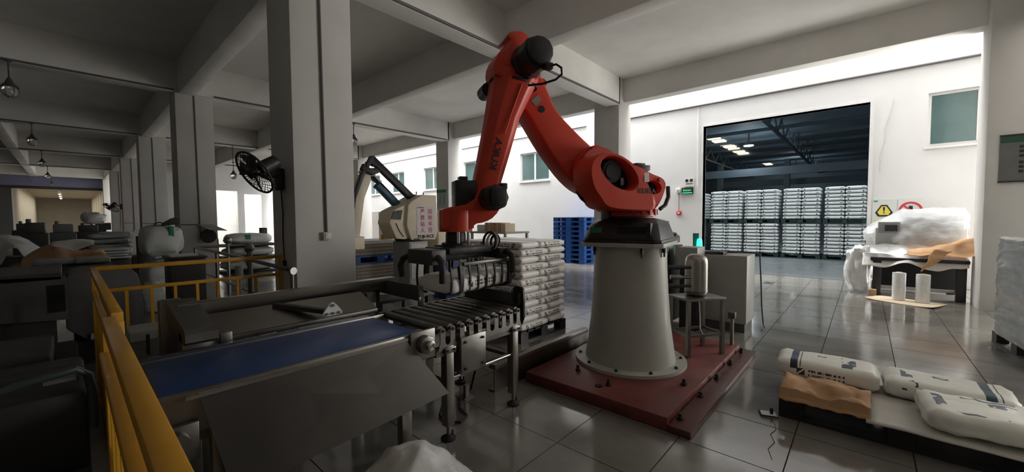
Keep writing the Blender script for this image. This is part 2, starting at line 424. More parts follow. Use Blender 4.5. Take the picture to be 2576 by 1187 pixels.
# rotating column: bolt ring, foot, body with oval opening
q = MB().lathe([(.20,.245),(.245,.25),(.245,.285),(.228,.29),(.228,.335),(.24,.36)], 48); ringo = q.build('turntable_ring', ORANGE, rob, smooth=True)
blk = MB().box(.222,-.018,.262,.258,.018,.318).mesh('bolt_lug', ORANGED)
for k in range(18): inst('bolt_lug', blk, ringo, rot=(0,0,2*pi*k/18))
def ell(cx, cy, rx, ry, z, n=40): return [(cx+rx*cos(2*pi*k/n), cy+ry*sin(2*pi*k/n), z-ZB) for k in range(n)]
MB().loft([ell(0,0,.232,.232,1.62), ell(.02,.02,.245,.24,1.67), ell(.09,.06,.275,.22,1.73), ell(.17,.09,.27,.19,1.79)]).build('column_foot', ORANGE, rob, smooth=True)
colo = smoothp([(.675,1.975),(.61,2.08),(.47,2.118),(.34,2.097),(.195,2.018),(.092,1.922),(.015,1.815),(-.035,1.703),(-.045,1.60),(.10,1.585),(.49,1.605),(.555,1.695),(.645,1.80)], 2)
hole = [(.355+.225*cos(t_)*cos(.50)-.128*sin(t_)*sin(.50), 1.928+.225*cos(t_)*sin(.50)+.128*sin(t_)*cos(.50)) for t_ in [2*pi*k/72 for k in range(72)]]
co = ring_plate(colo, hole, .01, .31).build('column_body', ORANGE, rob, smooth=True)
XZ([(.355+(p[0]-.355)*1.06, 1.928+(p[1]-1.928)*1.06) for p in hole[::3]], .10, .17).build('column_dark_liner', DARK, co)  # added near-black liner that paints the inside of the oval opening dark
MB().cyl((.40,.16,1.95-ZB),(.40,.25,1.95-ZB),.10,n=28).cyl((.40,.25,1.95-ZB),(.40,.262,1.95-ZB),.07,n=24).build('shoulder_motor', BLACKP, co, smooth=True)
MB().box(.25,.16,1.83-ZB,.29,.23,1.90-ZB).build('connector', STEELD, co, bevel=.006)
tr_ = frame((.056,.312,1.776-ZB), (-1,0,0), (0,0,1))
text('lettering', 'KUKA', .066, BLACKPR, co, tr_, track=1.0, bold=.0015, xs=1.15)
MB().box(.035,.309,1.86-ZB,.088,.313,1.945-ZB).build('type_label', PAPERW, co)
# rear counter part with its opening
bko = smoothp([(.34,1.60),(.30,2.08),(-.02,2.09),(-.18,2.045),(-.31,1.985),(-.445,1.955),(-.50,1.892),(-.48,1.81),(-.41,1.67),(-.30,1.57)],1)
hb = [(-.325+.105*cos(t)-.02*sin(t), 1.845+.068*sin(t)+.02*cos(t)) for t in [2*pi*k/60 for k in range(60)]]
bk = ring_plate(bko, hb, -.30, -.04).build('rear_housing', ORANGE, rob, smooth=True)
XZ([(-.325+(p[0]+.325)*1.1,1.845+(p[1]-1.845)*1.1) for p in hb[::3]], -.16,-.11).build('rear_dark_liner', DARK, bk)  # near-black plate added to darken the rear opening
MB().box(-.30,-.26,2.02-ZB,-.12,-.06,2.075-ZB).cbox((-.21,-.16,2.085-ZB),(.12,.12,.03)).build('rear_motor_cover', BLACKP, bk, bevel=.008)
MB().cyl((-.40,-.05,1.925-ZB),(-.40,-.02,1.925-ZB),.022,n=12).build('plug', ORANGED, bk, smooth=True)
MB().tube([(-.40,-.03,1.62-ZB),(-.47,-.03,1.66-ZB),(-.53,-.05,1.75-ZB),(-.55,-.08,1.86-ZB)],.022).build('hose', CABLEK, bk, smooth=True)
# shoulder joint
MB().cyl((.36,-.12,1.975-ZB),(.36,.02,1.975-ZB),.235,n=48).build('shoulder_joint', ORANGED, rob, smooth=True)
MB().cyl((.36,-.09,1.975-ZB),(.36,-.03,1.975-ZB),.252,n=48).build('shoulder_flange', ORANGE, rob, smooth=True)
MB().tube([(.60,.0,1.80-ZB),(.56,.02,1.73-ZB),(.50,.03,1.685-ZB),(.43,.02,1.67-ZB),(.38,.0,1.69-ZB)],.035,10).build('shoulder_hose', CABLEK, rob, smooth=True)
XZ(smoothp([(.44,2.08),(.435,2.16),(.455,2.205),(.44,2.225),(.37,2.23),(.362,2.205),(.39,2.18),(.385,2.08)],1), -.05, .01).build('lifting_lug', ORANGE, rob)
# link arm (behind)
link = smoothp([(.86,2.72),(.93,2.86),(1.08,2.98),(1.27,2.96),(1.36,2.82),(1.27,2.68),(1.10,2.515),(1.05,2.45),(.845,2.144),(.585,1.855),(.36,1.745),(.18,1.82),(.12,1.98),(.19,2.12),(.34,2.20),(.536,2.345),(.77,2.54)],2)
la = XZ(link, -.36, -.10).build('link_arm', ORANGE, rob, bevel=.028, bseg=3)
MB().cyl((.935,-.105,2.545-ZB),(.935,-.094,2.545-ZB),.032,n=24).build('access_hole', DARK, la)
tl = frame((.985,-.098,2.62-ZB), (-.72,0,.69), (.69,0,.72))
MB().box(-.045,-.03,-.002,.045,.03,.002,tl).build('silver_label', STEEL, la)
MB().cyl((.905,-.2,2.80-ZB),(.905,-.13,2.80-ZB),.04,n=16).build('lug', ORANGED, la, smooth=True)
# forearm: lofted octagonal sections
def sect(a0, a1, z, hy, tilt=-.06):
    am = (a0+a1)/2; h = (a1-a0)/2; c = .55
    return [(am+dx*h, dy*hy, z+dz*0-ZB+tilt*dx*h) for dx,dy,dz in ((1,c,0),(c,1,0),(-c,1,0),(-1,c,0),(-1,-c,0),(-c,-1,0),(c,-1,0),(1,-c,0))]
fa = MB().loft([sect(1.06,1.47,2.80,.15), sect(1.05,1.455,2.72,.155), sect(1.115,1.475,2.60,.15), sect(1.225,1.512,2.385,.135), sect(1.322,1.580,2.06,.12), sect(1.392,1.628,1.84,.11), sect(1.42,1.635,1.70,.105)]).build('forearm', ORANGE, rob, bevel=.012)
XZ(smoothp([(1.05,2.70),(1.045,2.90),(1.15,3.05),(1.20,3.112),(1.315,3.10),(1.358,3.06),(1.35,3.045),(1.325,3.035),(1.335,2.99),(1.37,2.94),(1.43,2.92),(1.478,2.80),(1.46,2.70)],1), -.13,.13).build('elbow_head', ORANGE, rob, bevel=.02)
MB().tube([(1.24,.155,2.66-ZB),(1.32,.146,2.45-ZB),(1.39,.138,2.24-ZB)],.006).build('cast_rib', ORANGE, fa)
MB().loft([[(1.04+.22*0+ (0.215)*(1+cos(2*pi*k/40)),.165*sin(2*pi*k/40),2.69-ZB+.02*cos(2*pi*k/40)+dz) for k in range(40)] for dz in (0,.02)]).build('cable_strap', CABLEK, fa, smooth=True)
tf = frame((1.50,.115,2.0-ZB), (.27,0,-.96), (.96,0,.27))
tf = frame((1.468,.128,2.07-ZB), (-.24,0,.97), (-.97,0,-.24))
text('lettering', 'KUKA', .085, BLACKPR, fa, tf, bold=.002, xs=1.2)
# elbow motor with stepped flange and cable loop
m_ = MB(); 
m_.cyl((1.19,.12,2.845-ZB),(1.19,.20,2.845-ZB),.145,n=8); m_.cyl((1.19,.19,2.845-ZB),(1.19,.38,2.845-ZB),.135,n=8); m_.cyl((1.19,.37,2.845-ZB),(1.19,.43,2.845-ZB),.11,n=12)
em = m_.build('elbow_motor', BLACKM, rob, bevel=.01)
MB().cbox((1.12,.40,2.735-ZB),(.07,.06,.05)).build('connector', BLACKP, em, bevel=.005)
MB().tube([(1.12,.42,2.73-ZB),(1.07,.45,2.74-ZB),(1.03,.46,2.715-ZB),(1.02,.45,2.67-ZB),(1.05,.40,2.64-ZB),(1.12,.30,2.63-ZB),(1.2,.2,2.64-ZB)],.009).build('cable_loop', CABLEK, em, smooth=True)
MB().cyl((1.445,-.12,2.675-ZB),(1.445,-.27,2.675-ZB),.062,n=12).cyl((1.445,-.27,2.675-ZB),(1.445,-.30,2.675-ZB),.048,n=12).build('balancing_motor', BLACKM, rob, smooth=True)
# wrist
wr = XZ(smoothp([(1.40,1.66),(1.43,1.80),(1.60,1.80),(1.66,1.66),(1.90,1.615),(1.915,1.60),(1.915,1.45),(1.90,1.44),(1.66,1.44),(1.655,1.488),(1.565,1.50),(1.475,1.545)],1), -.115,.115).build('wrist', ORANGE, rob, bevel=.015)
MB().cyl((1.785,0,1.425-ZB),(1.785,0,1.60-ZB),.14,n=32).build('wrist_hub', ORANGE, wr, smooth=True)
MB().box(1.62,-.085,1.625-ZB,1.80,.085,1.85-ZB).build('wrist_motor', BLACKM, wr, bevel=.014)
MB().cbox((1.72,.0,1.865-ZB),(.07,.08,.04)).cbox((1.60,.0,1.73-ZB),(.05,.1,.18)).build('motor_connector', BLACKP, wr, bevel=.006)
w5 = MB().cyl((1.52,.10,1.70-ZB),(1.52,.30,1.70-ZB),.105,n=8).build('pitch_motor', BLACKM, wr, bevel=.008)
MB().cbox((1.52,.33,1.70-ZB),(.13,.06,.13)).cbox((1.455,.26,1.79-ZB),(.06,.07,.05)).build('motor_cap', BLACKM, w5, bevel=.01)
MB().tube([(1.60,.0,1.83-ZB),(1.58,.06,1.80-ZB),(1.57,.10,1.72-ZB),(1.60,.11,1.64-ZB)],.014).build('wrist_cable', CABLEK, wr, smooth=True)
# gripper (axes parallel to the conveyor)
gp = MB().lathe([(.075,.14),(.085,.10),(.085,.04),(.12,.03),(.12,0)],28).build('gripper', BLACKM, rob, smooth=True)
gp.location = (1.785,0,1.30-ZB); gp.rotation_euler = (0,0,-R(153.12))
def gpart(nm, mb, m, **k): return mb.build(nm, m, gp, **k)
for sx in (-.05,.06): gpart('guide_post', MB().cyl((sx,-.09,.0),(sx,-.09,.13),.014,n=12), CHROME, smooth=True)
gpart('carrier_plate', MB().box(-.20,-.16,-.05,.26,.16,.0), BLACKM, bevel=.006)
gpart('cross_beam', MB().box(-.36,-.055,-.105,.50,.055,-.05), BLACKM, bevel=.006)
gpart('side_bracket', MB().box(-.37,-.16,-.12,-.23,.16,-.005), DGREY, bevel=.01)
gpart('side_bracket', MB().box(.36,-.17,-.12,.46,.17,-.03), BLACKM, bevel=.01)
gpart('light_rail', MB().box(-.10,-.215,-.145,.44,-.185,-.115), STEELD, bevel=.003)
gpart('light_rail', MB().box(-.10,.185,-.145,.44,.215,-.115), STEELD, bevel=.003)
for y in (-.12,.12):
    gpart('air_cylinder', MB().cyl((-.12,y,-.015),(.20,y,-.015),.028,n=14).cyl((.20,y,-.015),(.33,y,-.015),.011,n=10), STEELD, smooth=True)
for i in range(3):
    r_ = .075-.012*i
    gpart('coiled_hose', MB().tube([(.30+.035*i+.01*sin(t), -.10+r_*cos(t), .03+r_*1.1*sin(t)) for t in [2*pi*k/20 for k in range(21)]], .011), [CABLEK,FILMW,CABLEK][i], smooth=True)
def claw(x, s, thick, w):
    """C-shaped tine hanging from the pivot rail, curling below the sack"""
    P = []
    for k in range(11):
        f = k/10
        if f < .72: P.append((s*(.215+.012*sin(f/.72*pi)), -.14-.20*f/.72))
        else:
            g = (f-.72)/.28; P.append((s*(.215-.12*g), -.34-.025*sin(g*pi/2)))
    mb = MB(); rings = []
    for i,(y,z) in enumerate(P):
        d = V((P[min(i+1,10)][0]-P[max(i-1,0)][0], P[min(i+1,10)][1]-P[max(i-1,0)][1])).normalized(); nn = V((-d.y,d.x))*thick/2
        rings.append([(x-w/2,y-nn.x,z-nn.y),(x+w/2,y-nn.x,z-nn.y),(x+w/2,y+nn.x,z+nn.y),(x-w/2,y+nn.x,z+nn.y)])
    return mb.loft(rings)
for s in (-1,1):
    for k in range(8):
        x = -.235+k*.094
        big = k in (1,7)
        gpart('gripper_finger', claw(x, s, .030 if big else .012, .036 if big else .015), BLACKM, smooth=True)
for x in (-.33,.44):
    gpart('press_arm', MB().tube([(x,-.18,-.06),(x-.02,-.25,-.09),(x-.03,-.275,-.15),(x-.02,-.26,-.24)],.026,10), BLACKM, smooth=True)
    gpart('press_arm', MB().tube([(x,.18,-.06),(x-.02,.25,-.09),(x-.03,.275,-.15),(x-.02,.26,-.24)],.026,10), BLACKM, smooth=True)
for x in (-.12,.10,.25):
    for y in (-.06,.06): gpart('press_rod', MB().cyl((x,y,-.10),(x,y,-.20),.011,n=10), CHROME if x > 0 else BLACKM, smooth=True)
# ================================================================== sacks
def sack_material(name, rects, col=(.90,.88,.84), rough=.42, dark=(.02,.024,.05)):
    """white woven-film sack; print rectangles as (axis, u0, u1, z0, z1, breakup) in object space (metres / half-size units)"""
    m = mat(name, col, rough, var=.05, scale=7, bump=.25, rvar=.06)
    nt = m.node_tree; n = nt.nodes; l = nt.links; b = n['Principled BSDF']
    tc = n.new('ShaderNodeTexCoord'); sp = n.new('ShaderNodeSeparateXYZ'); l.new(tc.outputs['Object'], sp.inputs[0])
    def mth(op, a, b_=None):
        q = n.new('ShaderNodeMath'); q.operation = op
        for i, vv in enumerate((a, b_)):
            if vv is None: continue
            if isinstance(vv, (int,float)): q.inputs[i].default_value = vv
            else: l.new(vv, q.inputs[i])
        return q.outputs[0]
    tot = None
    nz = n.new('ShaderNodeTexNoise'); nz.inputs['Scale'].default_value = 90; nz.inputs['Detail'].default_value = 1
    mp = n.new('ShaderNodeMapping'); mp.inputs['Scale'].default_value = (1,.12,.12); l.new(tc.outputs['Object'], mp.inputs[0]); l.new(mp.outputs[0], nz.inputs['Vector'])
    nz2 = n.new('ShaderNodeTexNoise'); nz2.inputs['Scale'].default_value = 11; nz2.inputs['Detail'].default_value = 2; l.new(tc.outputs['Object'], nz2.inputs['Vector'])
    for (face, u0, u1, v0, v1, brk) in rects:
        if face == 'S':   # long sides: u = x, v = z, |y| large
            u, v_, g = sp.outputs[0], sp.outputs[2], mth('GREATER_THAN', mth('ABSOLUTE', sp.outputs[1]), .155)
        elif face == 'T': # top: u = x, v = y
            u, v_, g = sp.outputs[0], sp.outputs[1], mth('GREATER_THAN', sp.outputs[2], .02)
        elif face == 'E':
            u, v_, g = sp.outputs[1], sp.outputs[2], mth('GREATER_THAN', mth('ABSOLUTE', sp.outputs[0]), .25)
        r = mth('MULTIPLY', mth('MULTIPLY', mth('GREATER_THAN', u, u0), mth('LESS_THAN', u, u1)), mth('MULTIPLY', mth('GREATER_THAN', v_, v0), mth('LESS_THAN', v_, v1)))
        r = mth('MULTIPLY', r, g)
        if brk == 1: r = mth('MULTIPLY', r, mth('GREATER_THAN', nz.outputs[0], .47))
        if brk == 3: r = mth('MULTIPLY', r, mth('GREATER_THAN', nz2.outputs[0], .50))
        if brk == 2: r = mth('MULTIPLY', r, mth('GREATER_THAN', mth('ABSOLUTE', mth('SUBTRACT', mth('DIVIDE', mth('SUBTRACT', u, u0), u1-u0), mth('DIVIDE', mth('SUBTRACT', v_, v0), v1-v0))), .14))
        tot = r if tot is None else mth('MAXIMUM', tot, r)
    if tot is not None:
        mx = n.new('ShaderNodeMix'); mx.data_type = 'RGBA'; l.new(tot, mx.inputs['Factor'])
        src = b.inputs['Base Color'].links[0].from_socket
        l.new(src, mx.inputs['A']); mx.inputs['B'].default_value = (*dark,1); l.new(mx.outputs['Result'], b.inputs['Base Color'])
    return m
SACKW = sack_material('printed_white_sack', [('S',-.19,-.135,-.028,.026,2),('S',-.11,.15,.006,.022,1),('S',-.11,.15,-.020,-.005,1)])
SACKP = sack_material('plain_white_sack', [])
def sack_mesh(name, L, W, H, seed, m, seam=True, nx=14, ny=10, nz_=5, sag=.006):
    rnd = random.Random(seed); off = V((rnd.uniform(0,50), rnd.uniform(0,50), rnd.uniform(0,50)))
    bm = bmesh.new(); bmesh.ops.create_cube(bm, size=2)
    bmesh.ops.subdivide_edges(bm, edges=[e for e in bm.edges if abs((e.verts[0].co-e.verts[1].co).x) > 1], cuts=nx, use_grid_fill=True)
    bmesh.ops.subdivide_edges(bm, edges=[e for e in bm.edges if abs((e.verts[0].co-e.verts[1].co).y) > 1], cuts=ny, use_grid_fill=True)
    bmesh.ops.subdivide_edges(bm, edges=[e for e in bm.edges if abs((e.verts[0].co-e.verts[1].co).z) > 1], cuts=nz_, use_grid_fill=True)
    for v in bm.verts:
        x,y,z = v.co
        # pillow profile: height falls off near edges, sides bulge, ends gathered
        ex = 1-abs(x)**9; ey = 1-abs(y)**8
        hz_ = .60+.40*(max(0,ex)**.45)*(max(0,ey)**.5)
        px = x*(1-.045*(1-abs(z))**0*(abs(y)**6))*(1+.012*(1-z*z))
        py = y*(1-.05*(abs(x)**8))*(1+.02*(1-z*z))
        co = V((px*L/2, py*W/2, z*hz_*H/2))
        nn = NZ.noise(co*9+off)*.5+NZ.noise(co*22+off)*.28
        co += V((x,y,z)).normalized()*nn*sag*2.0
        v.co = co
    me = bpy.data.meshes.new(name)
    for f in bm.faces: f.smooth = True
    bmesh.ops.recalc_face_normals(bm, faces=bm.faces)
    bm.to_mesh(me); bm.free(); me.materials.append(m)
    return me
BL, BW, BH = .566, .368, .0875
sackm = [sack_mesh('sack', BL, BW, BH, s, SACKW, sag=.0028) for s in range(6)]
seam_me = MB().box(BL/2-.006,-BW*.44,-.006,BL/2+.012,BW*.44,.006).mesh('sewn_end', SACKP)
def seams(o, sc=1.0):
    for r_ in (0, pi): inst('sewn_end', seam_me, o, rot=(0,0,r_), scale=(sc,1,1))

def pallet_parts(t, L, W, H, m, nb=3):
    """slatted plastic pallet: deck boards, runners, blocks"""
    n_ = 7; bw = L/(n_*1.25)
    db = MB().box(-bw/2,-W/2,0,bw/2,W/2,.022).mesh('deck_board', m)
    for k in range(n_): inst('deck_board', db, t, (-L/2+bw/2+k*(L-bw)/(n_-1),0,H-.022))
    rm = MB().box(-L/2,-.05,0,L/2,.05,.022).mesh('runner', m)
    bm_ = MB().box(-.07,-.05,.022,.07,.05,H-.022).mesh('block', m)
    for y in (-W/2+.05,0,W/2-.05):
        inst('runner', rm, t, (0,y,0))
        for x in (-L/2+.07,0,L/2-.07): inst('block', bm_, t, (x,y,0))
ORD = ['bottom','second','third','fourth','fifth','sixth','seventh','eighth','ninth','tenth','eleventh','top']
# stack of sacks behind the roller conveyor: five per layer, turned from layer to layer
sx0, sy0 = 3.62, 3.09
t = thing('plastic_pallet', 'black plastic pallet under the tall stack of printed white sacks', 'pallet', (sx0+.48,sy0+.50,0)); pallet_parts(t,.96,1.0,.14,BLACKP)
lay = .0925
patA = [(.29,.195,0),(.29,.59,0),(.29,.985-.02,0),(.78,.295,1),(.78,.88-.02,1)]
patB = [(.195,.295,1),(.195,.88-.02,1),(.68,.195,0),(.68,.59,0),(.68,.965,0)]
random.seed(3)
for k in range(12):
    for i,(x,y,turn) in enumerate((patA if k%2==0 else patB)):
        z = .14+BH*.46+k*lay
        pos = (['front left','middle left','back left','front right','back right'] if k%2 == 0 else ['front left','back left','front right','middle right','back right'])[i]
        look = ', printed side out' if (not turn and y < .3) else ', sewn end out' if (turn and y < .3) else ''
        lb = 'white sack in the %s layer of the tall pallet stack, %s%s' % (ORD[k], pos, look)
        o = inst('sack', random.choice(sackm), None, (sx0+x+random.uniform(-.004,.004), sy0+y+random.uniform(-.004,.004), z), (random.uniform(-.003,.003), random.uniform(-.003,.003), (pi/2 if turn else 0)+random.uniform(-.012,.012)), (1,1,1.0))
        tag(o, lb, 'sack', 'sacks stacked on the pallet behind the conveyor')
        seams(o)
# sack held in the gripper
hb_ = sack_mesh('sack', .74, .405, .145, 91, SACKW)
o = inst('sack', hb_, None, (2.28,2.555,1.015), (R(0),R(-1.0),R(2))); tag(o, 'single white sack hanging in the claws of the orange robot', 'sack')
seams(o, 1.27)
# ================================================================== conveyors
# ---- roller conveyor with slotted side plates
t = thing('roller_conveyor', 'stainless roller conveyor with comb-shaped side plates below the gripper', 'conveyor', (2.05,2.45,0))
NR = 10; rx0, pitch = 1.655, .0865; ZR = .775
for k in range(NR):
    x = rx0+k*pitch
    MB().cyl((x,2.135,ZR),(x,2.80,ZR),.030,n=20).cyl((x,2.10,ZR),(x,2.135,ZR),.012,n=10).cyl((x,2.80,ZR),(x,2.83,ZR),.012,n=10).build('roller', STEELD, t, smooth=True, world=True)
def comb(y0, y1):
    poly = [(1.60,.63)]
    top = []
    for k in range(NR):
        x = rx0+k*pitch; r = .021
        top += [(x-r,.695),(x-r,ZR)] + [(x+r*cos(a),ZR+r*sin(a)) for a in [pi-pi*i/6 for i in range(1,6)]] + [(x+r,ZR),(x+r,.695)]
        if k < NR-1:
            xm = x+pitch/2; h = pitch/2-r
            top += [(xm+h*cos(a),.695+h*sin(a)) for a in [pi+pi*i/5 for i in range(1,5)]]
    poly = [(1.615,.64)]+top+[(2.475,.64)]
    poly = poly[::-1]
    # split in quads would be heavy: n-gon, triangulated by Blender
    T = M(((1,0,0,0),(0,0,1,0),(0,1,0,0),(0,0,0,1)))
    return MB().prism(poly, y0, y1, T)
comb(2.105,2.112).build('side_plate', STEEL, t, world=True); comb(2.822,2.829).build('side_plate', STEEL, t, world=True)
for k in range(NR):
    x = rx0+k*pitch; MB().cyl((x,2.098,ZR),(x,2.104,ZR),.011,n=10).build('axle_end', DARK, t, world=True)
MB().box(1.60,2.83,.74,2.50,2.845,.80).build('far_guide', STEEL, t, world=True, bevel=.002)
MB().box(1.605,2.115,.60,2.475,2.15,.66).build('frame_rail', STEELD, t, world=True); MB().box(1.605,2.79,.60,2.475,2.825,.66).build('frame_rail', STEELD, t, world=True)
for x in (1.71,2.39):
    for y in (2.13,2.79):
        lg = MB().box(x-.032,y-.032,.10,x+.032,y+.032,.66).build('leg', STEEL, t, world=True, bevel=.003)
        MB().cyl((x,y,.03),(x,y,.11),.012,n=10).build('threaded_rod', STEELD, lg, world=True)
        MB().lathe([(.052,0),(.052,.012),(.03,.022),(.018,.034)],20,(x,y,0)).cyl((x+.03,y-.01,.01),(x+.03,y-.01,.055),.007,n=8).build('rubber_foot', RUBBER, lg, world=True, smooth=True)
    MB().cyl((x,2.16,.40),(x,2.76,.40),.016,n=12).build('cross_tube', STEEL, t, world=True, smooth=True)
    MB().box(x-.045,2.088,.615,x+.045,2.104,.655).build('bracket', STEEL, t, world=True, bevel=.002)
    for dx in (-.03,.03): MB().cyl((x+dx,2.078,.636),(x+dx,2.09,.636),.009,n=6).build('bolt', BLACKM, t, world=True)
MB().cyl((1.745,2.13,.425),(2.36,2.13,.425),.017,n=14).build('stretcher', CHROME, t, world=True, smooth=True)
bx = MB().box(1.79,2.075,.44,2.03,2.10,.70).build('drive_cover', STEEL, t, world=True, bevel=.003)
MB().box(1.80,2.10,.45,2.02,2.30,.66).build('drive_box', STEELD, t, world=True, bevel=.003)
for x in (1.825,1.995):
    for z in (.475,.665):
        MB().cyl((x,2.062,z),(x,2.077,z),.010,n=6).build('bolt', BLACKM, bx, world=True)
# end stop plates at the right end
e = MB(); T = M(((0,0,1,0),(1,0,0,0),(0,1,0,0),(0,0,0,1)))
MB().prism(smoothp([(2.10,.64),(2.10,.93),(2.13,.965),(2.19,.965),(2.22,.93),(2.22,.64)],1), 2.495,2.515,T).build('end_stop_post', BLACKP, t, world=True)
MB().box(2.50,2.22,.66,2.515,2.84,.90).build('end_stop_plate', DGREY, t, world=True, bevel=.003)
MB().box(2.488,2.13,.80,2.494,2.155,.90).box(2.488,2.13,.80,2.494,2.70,.812).build('sensor_strip', STEEL, t, world=True)
# cables under the rollers
tag(MB().tube([(1.95,2.3,.44),(1.98,2.45,.2),(1.95,2.5,.03),(1.86,2.42,.012),(1.83,2.3,.012),(1.9,2.22,.012),(2.0,2.26,.012),(2.05,2.4,.012),(2.2,2.55,.012),(2.35,2.6,.012),(2.42,2.6,.2),(2.42,2.62,.40)],.010).build('power_cable', CABLEK, None, smooth=True), 'black cable looped on the tiles under the roller conveyor', 'cable')
t = thing('floor_bracket', 'short steel bracket standing on tiles under the roller conveyor', 'bracket', (2.22,2.52,0))
MB().box(2.20,2.50,.012,2.24,2.53,.115).build('post', STEELD, t, world=True); MB().box(2.17,2.48,0,2.27,2.55,.012).build('foot', STEELD, t, world=True)

# ---- blue belt conveyor with slanted sheet cover
t = thing('belt_conveyor', 'blue belt conveyor with big slanted stainless side sheet in the foreground', 'conveyor', (.7,2.45,0))
bl = MB(); prof = [(.23,.735),(.19,.765),(.23,.795),(1.50,.795),(1.56,.765),(1.50,.735)]
T = M(((1,0,0,0),(0,0,1,0),(0,1,0,0),(0,0,0,1)))
bl.prism(prof, 2.17, 2.745, T); bl.build('belt', BLUEB, t, world=True, bevel=.008)
for y0,y1 in ((2.125,2.155),(2.76,2.785)):
    MB().box(.19,y0,.62,1.60,y1,.80).build('side_frame', STEEL, t, world=True, bevel=.003)
MB().box(.30,2.10,.775,1.38,2.124,.79).build('edge_strip', CHROME, t, world=True); MB().box(.2,2.757,.80,1.52,2.775,.815).build('edge_strip', CHROME, t, world=True)
bp = MB().box(1.40,2.098,.625,1.585,2.124,.815).build('bearing_plate', STEEL, t, world=True, bevel=.003)
bm_ = MB().cyl((1.495,2.05,.73),(1.495,2.098,.73),.062,n=8).build('bearing_housing', STEELD, t, world=True, bevel=.006)
MB().cyl((1.495,2.015,.73),(1.495,2.05,.73),.032,n=20).build('shaft_cap', CHROME, bm_, world=True, bevel=.004)
# slanted cover sheet: quad with thickness, folded lower lip
A = [V((.345,2.122,.785)),V((1.375,2.122,.775)),V((1.60,1.985,.405)),V((.43,1.985,.36))]
nrm = (A[1]-A[0]).cross(A[3]-A[0]).normalized()
vs = A+[a-nrm*.006 for a in A]
MB().add(vs,[(0,1,2,3),(7,6,5,4),(0,4,5,1),(1,5,6,2),(2,6,7,3),(3,7,4,0)]).build('cover_sheet', SHEETST, t, world=True)
MB().add([A[3],A[2],A[2]+V((0,.03,-.004)),A[3]+V((0,.03,-.004))],[(0,1,2,3)]).build('sheet_lip', STEEL, t, world=True, solid=.003)
MB().bar((.345,2.118,.787),(1.375,2.118,.777),.006,.010).build('sheet_rim', CHROME, t, world=True)
for x in (1.37,.42):
    for y in (2.14,2.77):
        MB().box(x-.035,y-.03,.02,x+.035,y+.03,.64).build('leg', STEEL, t, world=True, bevel=.003)
        MB().cyl((x,y,0),(x,y,.02),.05,n=16).build('foot', RUBBER, t, world=True)
MB().box(.42,2.15,.30,1.37,2.18,.36).build('lower_rail', STEELD, t, world=True); MB().box(.20,2.09,.52,.34,2.123,.68).build('junction_plate', STEELD, t, world=True, bevel=.003)
MB().cyl((.26,2.04,.62),(.26,2.09,.62),.045,n=16).build('bearing_housing', STEELD, t, world=True, smooth=True)
MB().box(.2,2.3,.5,1.3,2.6,.7).build('drive_pan', STEELD, t, world=True, bevel=.01)

# ---- stainless press frame behind the belt
t = thing('press_frame', 'stainless U-shaped press frame standing behind the blue belt', 'machine', (1.2,3.1,0))
def chbar(y0,y1,x0,x1,z0,z1): return MB().box(x0,y0,z0,x1,y1,z1)
poly = [(.44,.905),(.44,1.0),(1.985,1.0),(2.02,.975),(1.96,.93),(1.90,.905)]
MB().prism(poly,3.20,3.30,M(((1,0,0,0),(0,0,1,0),(0,1,0,0),(0,0,0,1)))).build('long_beam', STEEL, t, world=True, bevel=.004)
for x,m_ in ((.46,STEELD),):
    MB().prism(smoothp([(3.42,1.02),(3.20,.99),(2.84,.94),(2.74,.93),(2.73,.84),(2.92,.84),(3.42,.92)],1),x-.06,x+.09,M(((0,0,1,0),(1,0,0,0),(0,1,0,0),(0,0,0,1)))).build('side_arm', m_, t, world=True)
MB().box(.40,2.835,.0,.55,2.935,.90).build('post', STEEL, t, world=True, bevel=.01); MB().box(.37,3.36,.0,.49,3.46,1.01).build('post', STEELD, t, world=True, bevel=.01)
MB().box(1.885,2.70,.86,1.905,3.40,.985).build('end_plate', DGREY, t, world=True, bevel=.003); MB().box(1.87,2.68,.83,1.915,2.70,.985).build('end_flange', STEEL, t, world=True, bevel=.002)
MB().box(1.86,2.665,.865,1.88,2.68,.90).build('latch', CHROME, t, world=True, bevel=.003)
MB().box(1.75,3.25,.0,1.85,3.35,.91).build('post', BLACKM, t, world=True, bevel=.004); MB().box(1.62,3.05,.0,1.70,3.12,.92).build('post', STEELD, t, world=True, bevel=.004)
# trough sheet and pressing plate below the beam
MB().add([(.56,2.86,.83),(1.60,2.86,.83),(1.60,3.12,.93),(.56,3.12,.93)],[(0,1,2,3)]).build('trough_sheet', STEEL, t, world=True, solid=.006)
MB().box(.56,2.83,.805,1.59,2.862,.835).build('trough_rim', STEELD, t, world=True, bevel=.002)
MB().box(.56,3.12,.80,1.60,3.19,.90).build('back_rail', BLACKM, t, world=True)
tri = smoothp([(1.16,.852),(1.16,.875),(1.215,.945),(1.24,.945),(1.295,.875),(1.295,.852)],1)
br = MB().prism(tri,2.80,2.815,M(((1,0,0,0),(0,0,1,0),(0,1,0,0),(0,0,0,1)))).build('bracket_plate', WHITEP, t, world=True)
for x,z in ((1.228,.925),(1.185,.868),(1.228,.868),(1.27,.868)): MB().cyl((x,2.788,z),(x,2.80,z),.010,n=8).build('bolt', STEELD, br, world=True)
MB().bar((1.20,2.83,.88),(.95,3.1,.93),.05,.03).build('tie_bar', BLACKM, t, world=True)
MB().box(.57,2.80,.80,.63,2.83,.87).build('hinge', STEELD, t, world=True, bevel=.006)
t = thing('transfer_table', 'low dark transfer table with black frame behind the press frame', 'table', (2.3,3.75,0))
MB().box(1.95,3.5,.70,2.65,4.05,.735).build('table_top', DGREY, t, world=True, bevel=.006)
for x in (2.0,2.6):
    for y in (3.55,4.0): MB().box(x-.03,y-.03,0,x+.03,y+.03,.70).build('leg', BLACKM, t, world=True)
